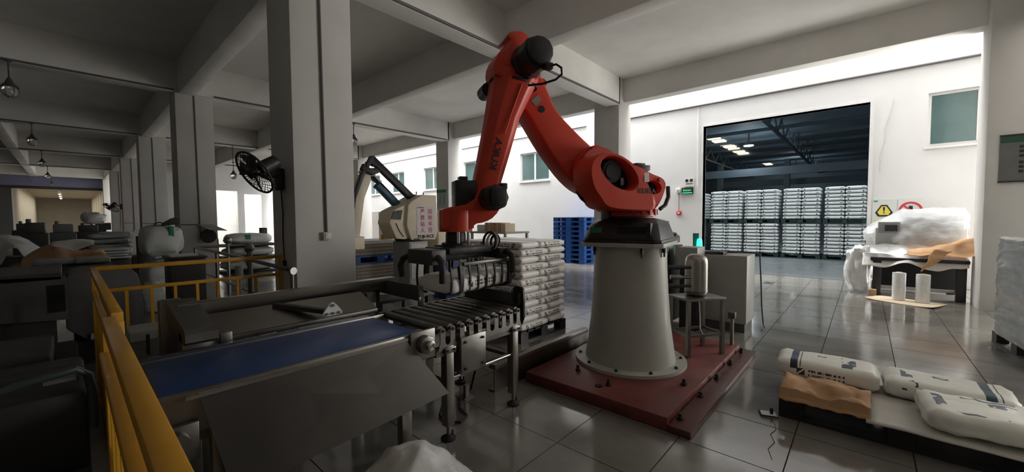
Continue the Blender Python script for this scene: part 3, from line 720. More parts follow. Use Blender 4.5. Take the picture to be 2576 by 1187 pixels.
t = thing('steel_box', 'flat brown-grey steel box end lying behind the long press beam', 'box', (2.2,4.25,.735))
MB().prism([(1.93,.0),(2.0,.06),(2.35,.06),(2.42,.0)],3.75,3.98,M(((1,0,0,0),(0,0,1,0),(0,1,0,.735),(0,0,0,1)))).build('box_body', STEELD, t, world=True, bevel=.004)

# ---- low steel floor rail between conveyor and pedestal
t = thing('floor_rail', 'low stainless channel rail on the floor behind the robot base plate', 'rail', (3.2,2.42,0))
MB().box(2.45,2.39,.20,4.02,2.47,.245).build('top_channel', STEEL, t, world=True, bevel=.003)
MB().box(2.45,2.40,.0,4.02,2.41,.20).build('web', STEELD, t, world=True)
MB().box(2.45,2.41,.0,4.02,2.47,.012).build('foot_flange', STEELD, t, world=True)

# ---- yellow guard rails
t = thing('guard_rail', 'yellow square-tube guard rail running between machines to the grey pillar', 'railing', (.95,5.42,0))
MB().box(.13,5.395,1.06,1.79,5.435,1.10).build('top_rail', YELLOW, t, world=True, bevel=.003)
MB().box(.15,5.40,.845,1.76,5.435,.88).build('middle_rail', YELLOW, t, world=True, bevel=.003)
for x in (.15,1.745): MB().box(x-.022,5.393,0,x+.022,5.437,1.10).build('post', YELLOW, t, world=True, bevel=.003)
for k in range(7):
    x = .36+k*.185; MB().box(x-.013,5.405,.02,x+.013,5.43,.845).build('baluster', YELLOW, t, world=True)
MB().box(.15,5.40,.02,1.75,5.435,.05).build('bottom_rail', YELLOW, t, world=True)
t = thing('guard_rail', 'yellow guard rail leg receding from the corner post towards the back', 'railing', (.14,4.0,0))
MB().box(.118,2.62,1.055,.160,5.39,1.10).build('top_rail', YELLOW, t, world=True, bevel=.003)
MB().box(.122,2.62,.845,.157,5.39,.88).build('middle_rail', YELLOW, t, world=True, bevel=.003)
MB().box(.116,2.62,0,.162,2.666,1.055).build('post', YELLOW, t, world=True, bevel=.003)
for k in range(9):
    y = 2.9+k*.28; MB().box(.128,y-.013,.02,.150,y+.013,.845).build('baluster', YELLOW, t, world=True)
t = thing('guard_rail', 'yellow guard rail nearest the viewer, its broad top bar running to the lower edge', 'railing', (.1,1.6,0))
MB().box(.082,.55,1.06,.128,2.50,1.105).build('top_rail', YELLOW, t, world=True, bevel=.003)
MB().box(.068,.55,.93,.108,2.42,.97).build('middle_rail', YELLOW, t, world=True, bevel=.003)
for y in (2.475,.60): MB().box(.082,y-.023,0,.128,y+.023,1.06).build('post', YELLOW, t, world=True, bevel=.003)
for k in range(8):
    y = .78+k*.2; MB().box(.076,y-.012,.04,.098,y+.012,.93).build('baluster', YELLOW, t, world=True)
MB().box(.076,.55,.02,.098,2.48,.05).build('bottom_rail', YELLOW, t, world=True)

# ---- stainless handrail with ball posts
t = thing('steel_handrail', 'stainless tube handrail with ball-topped posts left of the big pillar', 'railing', (1.7,7.6,0))
MB().tube([(3.6,9.9,1.0),(1.66,9.9,1.0)],.026,12).build('hand_tube', STEELD, t, smooth=True, world=True)
MB().tube([(1.66,9.9,1.0),(1.66,6.3,.985),(1.66,4.9,.965)],.026,12).build('hand_tube', STEELD, t, smooth=True, world=True)
MB().tube([(1.66,9.9,.55),(1.66,4.95,.53)],.016,10).build('lower_tube', STEELD, t, smooth=True, world=True)
MB().tube([(3.6,9.9,.72),(2.2,9.9,.72)],.014,10).build('lower_tube', STEELD, t, smooth=True, world=True)
for x,y,zt,rb in ((2.2,9.9,1.06,.075),(1.66,6.35,1.105,.06)):
    po = MB().cyl((x,y,0),(x,y,zt),.032,n=16).build('post', STEELD, t, smooth=True, world=True)
    MB().lathe([(rb*sin(a),-rb*cos(a)) for a in [.05+pi*i/14*.98 for i in range(15)]],20,(x,y,zt+rb*.7)).build('ball_finial', STEEL, po, smooth=True, world=True)
for x,y in ((1.66,9.9),(1.66,8.2),(3.6,9.9)): MB().cyl((x,y,0),(x,y,.99),.024,n=14).build('post', STEELD, t, smooth=True, world=True)
po = MB().cyl((1.68,4.86,0),(1.68,4.86,.92),.022,n=14).build('post', STEELD, t, smooth=True, world=True)
MB().cyl((1.69,4.835,.95),(1.68,4.87,.95),.042,n=20).build('end_cap', STEEL, po, smooth=True, world=True)
t = thing('stub_post', 'short grey-green tube post on a round foot inside the handrail', 'post', (1.62,6.7,0))
MB().cyl((1.60,6.65,.0),(1.60,6.65,.86),.024,n=14).build('tube', GREYP, t, smooth=True, world=True)
MB().cyl((1.60,6.65,.70),(1.60,6.65,.88),.05,n=16).build('sleeve', GREYP, t, smooth=True, world=True)
# ================================================================== around the robot: air tank, cabinets
t = thing('tank_stand', 'dark steel stand with square top beside the pedestal', 'stand', (4.42,1.32,.1008), R(-33))
MB().box(-.235,-.165,.575,.235,.165,.60).build('stand_top', STEELD, t, bevel=.003)
for x in (-.21,.21):
    for y in (-.14,.14): MB().box(x-.018,y-.018,0,x+.018,y+.018,.575).build('leg', STEELD, t)
for y in (-.14,.14): MB().box(-.19,y-.012,.20,.19,y+.012,.225).build('stretcher', STEELD, t)
for x in (-.21,.21): MB().box(x-.012,-.12,.20,x+.012,.12,.225).build('stretcher', STEELD, t)
t = thing('air_tank', 'upright stainless air tank with three black valves on the dark stand', 'tank', (4.44,1.33,.702))
MB().lathe([(.06,0),(.095,.008),(.112,.03),(.113,.06),(.113,.34),(.11,.38),(.095,.415),(.06,.437),(.02,.442)],36).build('tank_body', STEEL, t, smooth=True)
MB().lathe([(.1145,.05),(.116,.055),(.1145,.06)],36).build('weld_seam', STEELD, t, smooth=True)
for z,l_,m_ in ((.07+.04,.30,BLACKM),(.20,.20,STEELD),(.305,.30,BLACKM)):
    v_ = MB().cyl((-.10,.02,z),(-.10-l_*.55,.10+l_*.25,z),.016,n=12).build('pipe', m_, t, smooth=True)
    MB().cyl((-.10-l_*.35,.07+l_*.15,z),(-.10-l_*.7,.12+l_*.33,z+.005),.024,n=12).build('coupling', m_, v_, smooth=True)
tag(MB().tube([(4.40,1.29,.70),(4.395,1.28,.62),(4.385,1.27,.5),(4.37,1.26,.36),(4.39,1.24,.31)],.006).build('drain_hose', WHITEP, None, smooth=True), 'thin white drain hose hanging below the air tank', 'hose')
t = thing('control_cabinet', 'tall plain grey control cabinet on dark plinth beyond the air tank', 'cabinet', (6.1,1.45,0))
MB().box(5.86,1.13,.12,6.36,1.80,1.02).build('cabinet_body', GREYP, t, world=True, bevel=.006)
MB().box(5.88,1.15,0,6.34,1.78,.12).build('plinth', DGREY, t, world=True)
MB().box(5.852,1.16,.16,5.86,1.77,.98).build('cabinet_door', GREYP, t, world=True, bevel=.002)
t = thing('router_box', 'flat black box lying on the grey control cabinet', 'box', (6.02,1.62,1.02))
MB().box(5.90,1.42,1.02,6.10,1.74,1.06).build('housing', BLACKP, t, world=True, bevel=.006)
MB().box(5.89,1.50,1.03,5.902,1.66,1.05).build('port_strip', DGREY, t, world=True)
t = thing('signal_lamp', 'green glowing signal lamp on top of the grey cabinet', 'lamp', (6.04,1.77,1.02))
MB().cyl((6.04,1.77,1.02),(6.04,1.77,1.10),.028,n=14).build('lamp_base', BLACKP, t, world=True, smooth=True)
MB().lathe([(.036,0),(.04,.02),(.036,.09),(.03,.12),(.012,.13)],20,(6.04,1.77,1.10)).build('lamp_dome', GREENL, t, world=True, smooth=True)
MB().box(6.10,1.80,1.06,6.115,1.88,1.30).build('back_card', mat('teal_plastic',(.02,.25,.28),.4), t, world=True)
tag(MB().tube([(6.2,1.45,1.032),(6.36,1.2,1.034),(6.40,1.08,1.0),(6.41,1.06,.6),(6.42,1.05,.3),(6.38,1.02,.05),(6.25,.98,.012),(6.15,1.0,.012)],.009).build('power_cable', CABLEK, None, smooth=True), 'black cable hanging down the side of the grey cabinet', 'cable')
t = thing('robot_controller', 'black robot controller cabinet half hidden behind the pedestal', 'cabinet', (5.9,2.3,0))
MB().box(5.55,2.02,.05,6.1,2.75,1.13).build('cabinet_body', BLACKP, t, world=True, bevel=.01)
MB().box(5.535,2.03,.10,5.55,2.74,1.09).build('cabinet_door', DARK, t, world=True)
MB().prism([(0,0),(.12,0),(.06,.10)],0,.003,frame((5.532,2.30,.72),(0,-1,0),(0,0,1))).build('warning_triangle', mat('orange_sign',(.55,.22,.08),.6,var=0,rvar=0), t, world=True)
MB().cyl((5.50,2.18,.32),(5.535,2.18,.32),.05,n=18).build('main_switch', STEELD, t, world=True, smooth=True)
MB().box(5.52,1.64,.88,5.84,1.90,1.13).build('side_unit', GREYP, t, world=True, bevel=.004)
MB().box(5.56,1.66,.0,5.82,1.88,.88).build('side_pedestal', BLACKP, t, world=True)
def lump(name, c, d, seed, m, n=12, amp=.25, parent=None, flat=True):
    mb = MB(); off = V((seed*3.1,seed*1.7,seed*.9)); rings = []
    for i in range(n+1):
        ph = pi*i/n-pi/2; ring = []
        for k in range(2*n):
            th = 2*pi*k/(2*n); q = V((cos(ph)*cos(th),cos(ph)*sin(th),sin(ph)))
            r_ = 1+amp*NZ.noise(q*1.8+off)+amp*.5*NZ.noise(q*4.5+off)
            # superellipsoid: boxier
            q2 = V([math.copysign(abs(a)**.72,a) for a in q])*r_
            z = q2.z*d[2]/2
            if flat: z = max(z, -d[2]*.46)
            ring.append((c[0]+q2.x*d[0]/2, c[1]+q2.y*d[1]/2, c[2]+z))
        rings.append(ring)
    return mb.loft(rings).build(name, m, parent, smooth=True)
tag(lump('cloth_bundle', (5.82,2.25,1.22), (.34,.46,.20), 5, BLACKP, amp=.3), 'crumpled black cloth bundle on the black robot controller', 'bundle')
t = thing('support_post', 'short steel angle post standing on the edge of the red base plate', 'post', (4.93,1.09,.1))
MB().box(4.905,1.07,.1,4.935,1.10,.44).build('post', STEELD, t, world=True); MB().box(4.88,1.05,.40,4.95,1.12,.47).build('head', DGREY, t, world=True, bevel=.003)

# ================================================================== right side
# table with wrapped machine
t = thing('work_table', 'dark steel work table under the film-wrapped machine by the wall', 'table', (11.0,-.8,0))
MB().box(10.42,-1.39,.68,11.6,-.10,.74).build('table_top', BLACKM, t, world=True, bevel=.006)
for x in (10.50,11.52):
    for y in (-.20,-1.30): MB().box(x-.06,y-.06,0,x+.06,y+.06,.68).build('leg', BLACKM, t, world=True, bevel=.004)
MB().box(10.52,-1.36,.14,10.56,-.2,.19).build('lower_rail', GREYP, t, world=True)
MB().box(11.4,-1.38,.02,11.44,-.14,.68).build('back_panel', DARK, t, world=True)
t = thing('wrapped_machine', 'long grey machine wrapped in crinkled clear film on the dark table', 'machine', (11.1,-.85,.74))
MB().box(10.80,-1.39,.74,11.9,-.16,1.30).build('machine_body', GREYP, t, world=True, bevel=.02)
MB().box(10.79,-.52,1.20,10.84,-.20,1.42).build('control_panel', mat('panel_grey',(.30,.31,.33),.5), t, world=True, bevel=.008)
MB().box(10.78,-.48,1.235,10.79,-.30,1.36).build('panel_screen', mat('panel_screen',(.05,.05,.055),.3), t, world=True)
MB().box(11.0,-1.39,1.30,11.8,-.55,1.60).build('upper_body', GREYP, t, world=True, bevel=.05)
def crumple(p, amp, sc, seed=0):
    q = V(p)*sc+V((seed,seed*2,seed*3))
    return V((NZ.noise(q), NZ.noise(q+V((7,3,1))), NZ.noise(q+V((2,9,5)))))*amp
def wrapf(u, v):
    # u along y from left end to right, v around from front bottom over the top to the back
    y = .02-1.43*u
    taper = min(1,(u/.40)); taper = taper**.8
    prof = [(10.74,.96),(10.73,1.14),(10.77,1.33),(10.88,1.50),(11.05,1.64),(11.4,1.68),(11.8,1.62),(11.98,1.3)]
    f = v*(len(prof)-1); i = min(int(f),len(prof)-2); g = f-i
    x = prof[i][0]*(1-g)+prof[i+1][0]*g; z = prof[i][1]*(1-g)+prof[i+1][1]*g
    cx, cz = 11.2, 1.06
    k = .28+.72*taper
    p = V((cx+(x-cx)*k, y, cz+(z-cz)*k))
    return p+crumple(p,.035,5,1)+crumple(p,.018,14,4)
MB().sheet(wrapf,44,26).build('film_wrap', FILM, t, world=True, smooth=True)
def skirtf(u, v):
    y = -.02-1.36*u; z = .98-.20*v-.05*sin(u*9)*v
    p = V((10.735-.16*v*v-.03*sin(u*23)*v, y, z)); return p+crumple(p,.03,6,2)
MB().sheet(skirtf,40,8).build('film_skirt', FILMW, t, world=True, smooth=True)
# papers hanging over the table front
def paperf(u, v):
    y = .02-1.40*u; x = 10.85-.55*v
    over = max(0,v-.62)/.38
    z = .775+.06*(1-v)+.015*sin(u*14)
    if over > 0: x = 10.85-.55*.62-.12*over+.02*sin(u*11); z = .77-(.13+.10*sin(u*5+1)**2)*over+.02*sin(u*17)*over
    p = V((x,y,z)); return p+crumple(p,.02,7,6)
o = MB().sheet(paperf,40,18).build('white_sheet', PAPERW, None, smooth=True, solid=.002); tag(o,'white sheets hanging over the front edge of the dark work table','sheet')
def kraftf(u, v):
    # crumpled bag: rising bulge on the right, tapering tongue hanging down in front
    y = -.62-.82*u; h = .07+.36*sin(pi*min(1,v*1.1))*(.15+.85*u**1.3)
    x = 10.72-.44*v; z = .79+h*(1-.35*v)
    p = V((x,y,z)); return p+crumple(p,.05,5,9)+crumple(p,.02,13,3)
t = thing('kraft_paper_bag', 'crumpled brown kraft paper bag lying on the white sheets of the work table', 'bag', (10.5,-1.0,.79))
MB().sheet(kraftf,22,16).build('crumpled_bag', KRAFT, t, world=True, smooth=True, solid=.003)
def tongue(u, v):
    w_ = .20*(1-v)+.02; p = V((10.27-.05*sin(v*2.6), -1.05+.27*v+(u-.5)*w_, .92-.40*v)); return p+crumple(p,.03,8,5)
MB().sheet(tongue,8,16).build('hanging_tongue', KRAFT, t, world=True, smooth=True, solid=.003)
t = thing('plastic_sack', 'big crumpled translucent plastic sack standing at the left end of the work table', 'bag', (10.72,.08,0))
lump('sack_body', (10.72,.07,.46), (.40,.42,.94), 3, FILMW, n=18, amp=.28, parent=t).location = (-10.72,-.08,0)
lump('folded_cardboard', (10.74,.06,.55), (.26,.28,.5), 8, CARDL, n=10, amp=.2, parent=t).location = (-10.72,-.08,0)
for k,(x,y,lb,core) in enumerate(((10.02,-.49,'left of two white stretch film rolls standing on the flat cardboard',0),(9.95,-.79,'right of two white stretch film rolls, with brown core, on the flat cardboard',1))):
    t = thing('film_roll', lb, 'roll', (x,y,.012), 0, 'stretch film rolls')
    MB().lathe([(.03,0),(.088,0),(.092,.01),(.092,.485),(.088,.495),(.036,.495),(.034,.47)],32).build('film', FILMW, t, smooth=True)
    MB().lathe([(.034,-.0),(.040,0),(.040,.505),(.034,.505)],24).build('core', CARDB if core else PAPERW, t, smooth=True)
def cardf(u,v):
    a = V((9.80,-.03,.006)); b_ = V((9.40,-.90,.006)); c_ = V((10.38,-.25,.006)); d_ = V((10.0,-1.10,.006))
    p = (a.lerp(b_,u)).lerp(c_.lerp(d_,u),v); p.z += .03*(abs(u-.5)*2)**6*(1-v)+.002*sin(u*8); return p
tag(MB().sheet(cardf,16,6).build('cardboard_sheet', CARDL, None, smooth=True, solid=.006), 'flat pale cardboard sheet on the tiles under two film rolls', 'cardboard')
tag(MB().box(10.28,-.20,0,10.40,-.08,.12).build('cardboard_piece', CARDB, None), 'small brown cardboard piece on the floor at the table leg', 'cardboard')
# film-wrapped pallet cut by the right edge
t = thing('wrapped_pallet', 'film-wrapped pallet load cut off by the right picture edge', 'pallet', (6.9,-1.75,0), R(6))
def wr2(u, v):
    a = 2*pi*u; c_ = cos(a); s_ = sin(a); e_ = .22
    x = math.copysign(abs(c_)**e_,c_)*.62; y = math.copysign(abs(s_)**e_,s_)*.52
    z = .13+1.13*v; k = 1-.02*abs(2*v-1)**4
    p = V((x*k,y*k,z)); return p+V((x,y,0)).normalized()*(.018*NZ.noise(V((x*6+z*9,y*6-z*7,z*3)))+.014*NZ.noise(V((x*18+z*25,y*18,z*14))))
MB().sheet(wr2,96,48).build('film_wrap', mat('grey_film',(.50,.53,.53),.2,var=.25,scale=4,bump=.35,stretch=(1,1,2.4),trans=.12), t, smooth=True)
MB().sheet(lambda u,v: V(((u-.5)*1.22,(v-.5)*1.02,1.255+.04*NZ.noise(V((u*5,v*5,0)))+.03*NZ.noise(V((u*14,v*14,2))))),24,20).build('film_top', FILMW, t, smooth=True, solid=.003)
pallet_parts(t,1.2,1.0,.14,DGREY)
# low black pallet with sacks, lower right
t = thing('plastic_pallet', 'low black pallet on the tiles at lower right carrying loose sacks', 'pallet', (4.02,-.22,0), R(90)); pallet_parts(t,1.36,.86,.15,BLACKP)
def flatsheet(c,d,rz,bend,seed):
    def f(u,v):
        x=(u-.5)*d[0]; y=(v-.5)*d[1]; p=V((x,y,bend*(u-.5)**2+.004*sin(v*7+seed)))
        return V(c)+M.Rotation(rz,3,'Z')@p+crumple(p,.004,6,seed)
    return f
tag(MB().sheet(flatsheet((3.92,-.55,.163),(.82,1.05),R(2),-.02,2),16,16).build('cardboard_sheet', mat('greyish_white_board',(.62,.60,.55),.7), None, smooth=True, solid=.01),'pale grey board lying on the low black pallet under the sacks','board')
def krf(u,v):
    x = 3.545+.50*u; y = .455-.52*v; h = .165+.085*sin(pi*min(1,u*.85+.12))+.012*sin(v*9+u*4)
    if u < .08: h = .15+.02*u/.08
    p = V((x,y,h)); q = crumple(p,.035,6,3)+crumple(p,.018,15,8); return p+V((q.x*.5,q.y*.5,abs(q.z)))
tag(MB().sheet(krf,30,30).build('kraft_paper_bag', KRAFT, None, smooth=True, solid=.006),'flat wrinkled brown paper bag at the front of the low black pallet','bag')
SACKB = sack_material('blue_banded_sack', [('T',-.235,-.185,-.2,.2,0),('T',-.17,-.163,-.2,.2,0),('T',.10,.19,-.15,.12,3),('T',-.06,.0,.02,.08,2),('S',-.235,-.185,.01,.1,0),('S',-.19,-.135,-.035,.02,2),('S',-.11,.12,-.002,.016,1),('S',-.11,.12,-.034,-.018,1)], col=(.88,.87,.80), dark=(.025,.04,.085))
SACKC = sack_material('teal_banded_sack', [('T',.17,.22,-.2,.2,0),('T',.24,.247,-.2,.2,0),('T',-.235,-.17,-.18,.10,3),('T',-.06,.02,.02,.08,2),('S',-.235,-.15,.01,.1,3)], col=(.88,.87,.80), dark=(.02,.06,.10))
SACKD = sack_material('wrinkled_sack', [('T',-.2,.25,.12,.155,3),('T',-.22,.02,-.165,-.14,3),('T',-.02,.22,.04,.10,3),('T',-.27,-.22,-.12,.12,3)], col=(.87,.87,.79), dark=(.05,.07,.11))
for (me,loc,rz,lb) in ((sack_mesh('sack',.66,.40,.15,21,SACKB,sag=.012),(4.23,.215,.25),R(-88),'white sack with navy band lying at the left end of the low pallet'),
                       (sack_mesh('sack',.66,.40,.14,22,SACKC,sag=.012),(4.25,-.47,.245),R(-90),'white sack with dark teal band behind on the low pallet'),
                       (sack_mesh('sack',.66,.44,.14,23,SACKD,sag=.016),(3.79,-.64,.25),R(-86),'wrinkled white sack in front at the right edge of the low pallet')):
    o = inst('sack', me, None, loc, (0,0,rz)); tag(o, lb, 'sack', 'loose sacks on the low pallet')
t = thing('floor_clamp', 'small white bracket with black bolt on the tiles beside the low pallet', 'bracket', (3.55,.52,0), R(20))
MB().box(-.04,-.05,0,.04,.05,.015).build('plate', WHITEP, t); MB().tube([(-.045,-.055,.012),(-.045,.055,.012),(.045,.055,.012)],.006).build('wire_loop', CABLEK, t); MB().cyl((.0,-.02,.015),(0,-.02,.06),.012,n=8).build('bolt', BLACKM, t)
# floor cracks and sheet
tag(MB().tube([(3.50,.50,.0012),(3.42,.46,.0012),(3.33,.44,.0012),(3.24,.46,.0012),(3.14,.42,.0012),(3.02,.44,.0012),(2.9,.40,.0012)],.0022,4).build('floor_crack', DARK, floor), None)
def film(u,v):
    x = .82+.66*u; y = 1.36+.58*v
    h = .30*max(0,1-((x-1.17)/.36)**2)*max(0,1-((y-1.76)/.42)**2)+.004
    p = V((x,y,h)); q = crumple(p,.05,6,5)+crumple(p,.022,14,2); return V((p.x+q.x*.6,p.y+q.y*.6,max(.004,p.z+q.z*(.3+2*h))))
tag(MB().sheet(film,24,20).build('plastic_film', FILMW, None, smooth=True),'crumpled translucent film heap on the floor below the slanted steel sheet','film')
# ================================================================== store hall behind the doorway
CONC = mat('dark_store_floor', (.16,.17,.175), .3, var=.25, scale=.6, world=True)
STEELB = mat('blue_grey_steel', (.20,.25,.29), .6, var=.1, world=True)
ROOFB = mat('blue_grey_roof_sheet', (.36,.48,.55), .7, var=.1, scale=.4, world=True)
struct('floor_store', MB().box(12.45,-14,-.3,62,24,-.006), CONC)
struct('ceiling_store', MB().box(12.7,-14,8.0,62,24,8.15), ROOFB)
struct('wall_store', MB().box(60,-14,-.01,60.2,24,8).box(12.7,23.8,-.01,60,24,8).box(12.7,-14,-.01,60,-13.8,8), STEELB)
struct('wall_store_front', MB().box(12.70,-14,6.9,12.8,24,8.1).box(12.70,-14,-.01,12.8,-8,7).box(12.7,20,-.01,12.8,24,7), STEELB)
for x in (18,22,26,30,34,38,42,46,50,54): struct('purlin', MB().box(x,-13.8,7.78,x+.16,23.8,8.0), STEELB)
for x in (36,48): struct('girder', MB().box(x,-13.8,4.75,x+.25,23.8,5.35), STEELB)
for y in (4.25,11.0,-3.0):
    tr_ = struct('roof_truss', MB().box(13,y-.08,6.75,60,y+.08,6.9), STEELB)
    for k in range(15):
        x = 15+k*3; MB().bar((x,y,6.85),(x+1.5,y,7.95),.08,.08).bar((x+1.5,y,7.95),(x+3,y,6.85),.08,.08).build('web_member', STEELB, tr_)
for x,y in ((43.8,5.4),(44,11),(26,12.5)):
    struct('store_column', MB().box(x-.22,y-.22,-.01,x+.22,y+.22,6.8), STEELB)
SKYL = mat('lit_roof_panel', (.8,.75,.65), .6, var=0, rvar=0, emit=(1.0,.86,.62), es=1.1)
for k in range(7):
    x = 34.6+k*1.75; tag(struct('skylight_panel', MB().box(x,8.9,7.9,x+1.0,9.8,7.99), SKYL), None)
for k in range(4):
    x = 57-.3+k*.7; struct('skylight_panel', MB().box(x-1.5,8.6,7.9,x-1.05,9.3,7.99), SKYL)
LAMPW = mat('lit_lamp_lens', (.9,.95,1), .4, var=0, rvar=0, emit=(.85,.95,1.), es=9.)
for i,(x,y,lb) in enumerate(((34.85,6.78,'lit round high-bay lamp nearer the doorway under the store roof'),(54.3,5.9,'lit round high-bay lamp deeper in the store hall'))):
    t = thing('high_bay_lamp', lb, 'lamp', (x,y,7.0), 0, 'high-bay lamps in the store')
    MB().lathe([(.05,.9),(.05,.35),(.14,.3),(.34,.06),(.36,0)],24).build('lamp_housing', GREYP, t, smooth=True)
    MB().lathe([(.34,.0),(.30,-.05),(.1,-.08)],24).build('lamp_lens', LAMPW, t, smooth=True)
    l = bpy.data.lights.new('high_bay_light','POINT'); l.energy = 120; l.color = (.8,.92,1.); l.shadow_soft_size = .35
    lo = bpy.data.objects.new('high_bay_light', l); COL.objects.link(lo); lo.parent = t; lo.location = (0,0,-.25)
# pallets of sacks, two high
SACKS = sack_material('store_sack', [('E',-.22,-.14,-.02,.012,2),('E',.17,.21,-.03,.02,0)], col=(.84,.85,.83), rough=.5, dark=(.06,.07,.09))
SWd, SDp, SHt = .550, .96, .1285
ssm = [sack_mesh('sack', SDp, SWd, SHt*.95, 40+s, SACKS, nx=5, ny=9, nz_=4, sag=.004) for s in range(5)]
GREENPL = mat('dark_green_pallet', (.02,.045,.035), .6)
cn = ['leftmost','second','third','rightmost']; random.seed(11)
ON = ['first','second','third','fourth','fifth','sixth','seventh','eighth','ninth']
for ci,yc in enumerate((4.24,3.03,1.77,.53)):
    for tier in range(2):
        z0 = tier*1.30; tn = ('lower','upper')[tier]
        t = thing('store_pallet', 'dark green pallet under the %s load of the %s sack column in the store' % (tn, cn[ci]), 'pallet', (18.35+.05*ci,yc,z0), R(90), 'pallets in the store'); 
        pallet_parts(t,1.2,1.0,.14,GREENPL)
        jx = random.uniform(-.05,.05)
        for k in range(9):
            for s in (0,1):
                o = inst('sack', random.choice(ssm), None, (18.35+.05*ci+jx+random.uniform(-.015,.015), yc+(.283 if s == 0 else -.283)+random.uniform(-.01,.01), z0+.14+SHt*(k+.5)), (random.uniform(-.01,.01),0,random.choice((0,pi))+random.uniform(-.015,.015)))
                tag(o, '%s white sack from below, %s half of the %s load, %s column in the store' % (ON[k], ('left','right')[s], tn, cn[ci]), 'sack', 'sacks stacked in the store')
# narrow slice of another stack at the door jamb
for k in range(9):
    o = inst('sack', ssm[k%5], None, (19.2,5.55,1.44+SHt*(k+.5))); tag(o, '%s sack from below in the slice of stack at the doorway left jamb' % ON[k], 'sack', 'sacks behind the door jamb')
t = thing('store_pallet','dark pallet load base at the doorway left jamb','pallet',(19.2,5.55,1.30),R(90)); pallet_parts(t,.7,1.0,.14,GREENPL)
t = thing('store_crate','dark crate under the slice of stack at the doorway left jamb','crate',(19.2,5.55,0)); MB().box(18.75,5.22,0,19.65,5.9,1.30).build('crate_body',DGREY,t,world=True,bevel=.01); MB().box(18.73,5.2,.6,18.75,5.92,.68).build('crate_band',BLACKM,t,world=True)

# ================================================================== wall fittings of the white wall
W_ = WX-.001
t = thing('exit_sign', 'green lit emergency exit sign on the white wall left of the doorway', 'sign', (WX,4.0,2.33))
MB().box(W_-.05,3.84,2.24,W_,4.17,2.43).build('sign_box', BLACKP, t, world=True, bevel=.004)
TW = lambda y,z: frame((W_-.052,y,z),(0,-1,0),(0,0,1))
text('pictogram', '安全出口', .062, GREENX, t, TW(4.005,2.34)@M.Translation((0,0,0)))
for c in t.children:
    if c.type == 'MESH' and c.name.startswith('pictogram'): c.data.transform(M.Translation(-t.location))
MB().box(W_-.054,3.86,2.26,W_-.05,4.15,2.28).build('light_bar', GREENX, t, world=True)
t = thing('notice_plate', 'small white notice plate with black symbols above the exit sign', 'sign', (WX,3.98,2.58))
MB().box(W_-.012,3.82,2.46,W_,4.11,2.71).build('plate', WHITEP, t, world=True)
for y,z in ((4.03,2.64),(3.90,2.64)): MB().cyl((W_-.02,y,z),(W_-.012,y,z),.045,n=18).build('symbol', BLACKPR, t, world=True)
MB().box(W_-.015,3.86,2.53,W_-.011,4.06,2.55).build('text_line', BLACKPR, t, world=True)
t = thing('alarm_button', 'red fire alarm button on the white wall below the exit sign', 'button', (WX,4.24,1.67))
MB().box(W_-.05,4.18,1.61,W_,4.31,1.73).build('housing', REDD, t, world=True, bevel=.005); MB().box(W_-.056,4.215,1.645,W_-.05,4.275,1.695).build('press_plate', WHITEP, t, world=True)
t = thing('junction_box', 'small white junction box beside the exit sign', 'box', (WX,4.28,2.36)); MB().box(W_-.06,4.22,2.28,W_,4.33,2.42).build('box', WHITEP, t, world=True, bevel=.008); MB().cyl((W_-.07,4.275,2.35),(W_-.06,4.275,2.35),.025,n=12).build('cap', GREYP, t, world=True)
def conduit(lb, pts, r=.018, m=CABLE): return tag(MB().tube(pts,r,8).build('conduit', m, None, smooth=True), lb, 'conduit')
conduit('grey conduit running level along the white wall above the doorway', [(W_-.03,-7,4.78),(W_-.03,7.1,4.80)], .026)
conduit('grey conduit running level on the white wall above the far windows', [(W_-.03,7.5,4.80),(W_-.03,17.8,4.80),(W_-.03,30,4.72)], .024)
conduit('thin vertical conduit dropping to the exit sign on the white wall', [(W_-.02,3.73,4.78),(W_-.02,3.72,2.44)], .012, WHITEP)
conduit('thin vertical conduit between junction box and red button', [(W_-.02,4.25,2.28),(W_-.02,4.25,1.73)], .009)
# cracks in the wall beside the right window
ck = []
random.seed(5); y = -.42
for k in range(15): ck.append((W_-.002, y, 4.15-k*.115)); y += random.uniform(-.02,.035)
MB().tube(ck,.006,4).build('plaster_crack', PLASTER, bpy.data.objects['wall_right'])
# warning signs next to the doorway
t = thing('warning_sign', 'yellow and black warning triangle sign on wall right of the doorway', 'sign', (WX,-.32,1.62))
SIGNB = mat('pale_sign_board', (.72,.75,.72), .5, var=.03)
MB().box(W_-.01,-.52,1.30,W_,-.12,1.93).build('sign_board', SIGNB, t, world=True)
def tri_frame(y,z,h): return [(0,h),( -h*.9,-h*.6),(h*.9,-h*.6)]
FT = frame((W_-.011,-.32,1.66),(0,-1,0),(0,0,1))
MB().prism(smoothp(tri_frame(0,0,.22),1),0,.003,FT).build('black_triangle', BLACKPR, t, world=True)
MB().prism(smoothp(tri_frame(0,0,.165),1),.003,.006,FT).build('yellow_triangle', YELS, t, world=True)
MB().prism([(-.02,.08),(.02,.08),(.008,-.02),(-.008,-.02)],.006,.008,FT).prism(ngon(10,.014,(0,-.05)),.006,.008,FT).build('warning_mark', BLACKPR, t, world=True)
MB().box(W_-.013,-.21,1.865,W_-.01,-.14,1.895).build('corner_logo', mat('teal_print',(.05,.3,.3),.5,var=0,rvar=0), t, world=True)
MB().box(W_-.013,-.48,1.36,W_-.01,-.16,1.45).build('text_band', YELS, t, world=True)
t = thing('prohibition_sign', 'white sign with red prohibition ring on wall above wrapped machine', 'sign', (WX,-.74,1.62))
MB().box(W_-.01,-.98,1.30,W_,-.55,1.93).build('sign_board', SIGNB, t, world=True)
F2 = frame((W_-.012,-.75,1.66),(0,-1,0),(0,0,1))
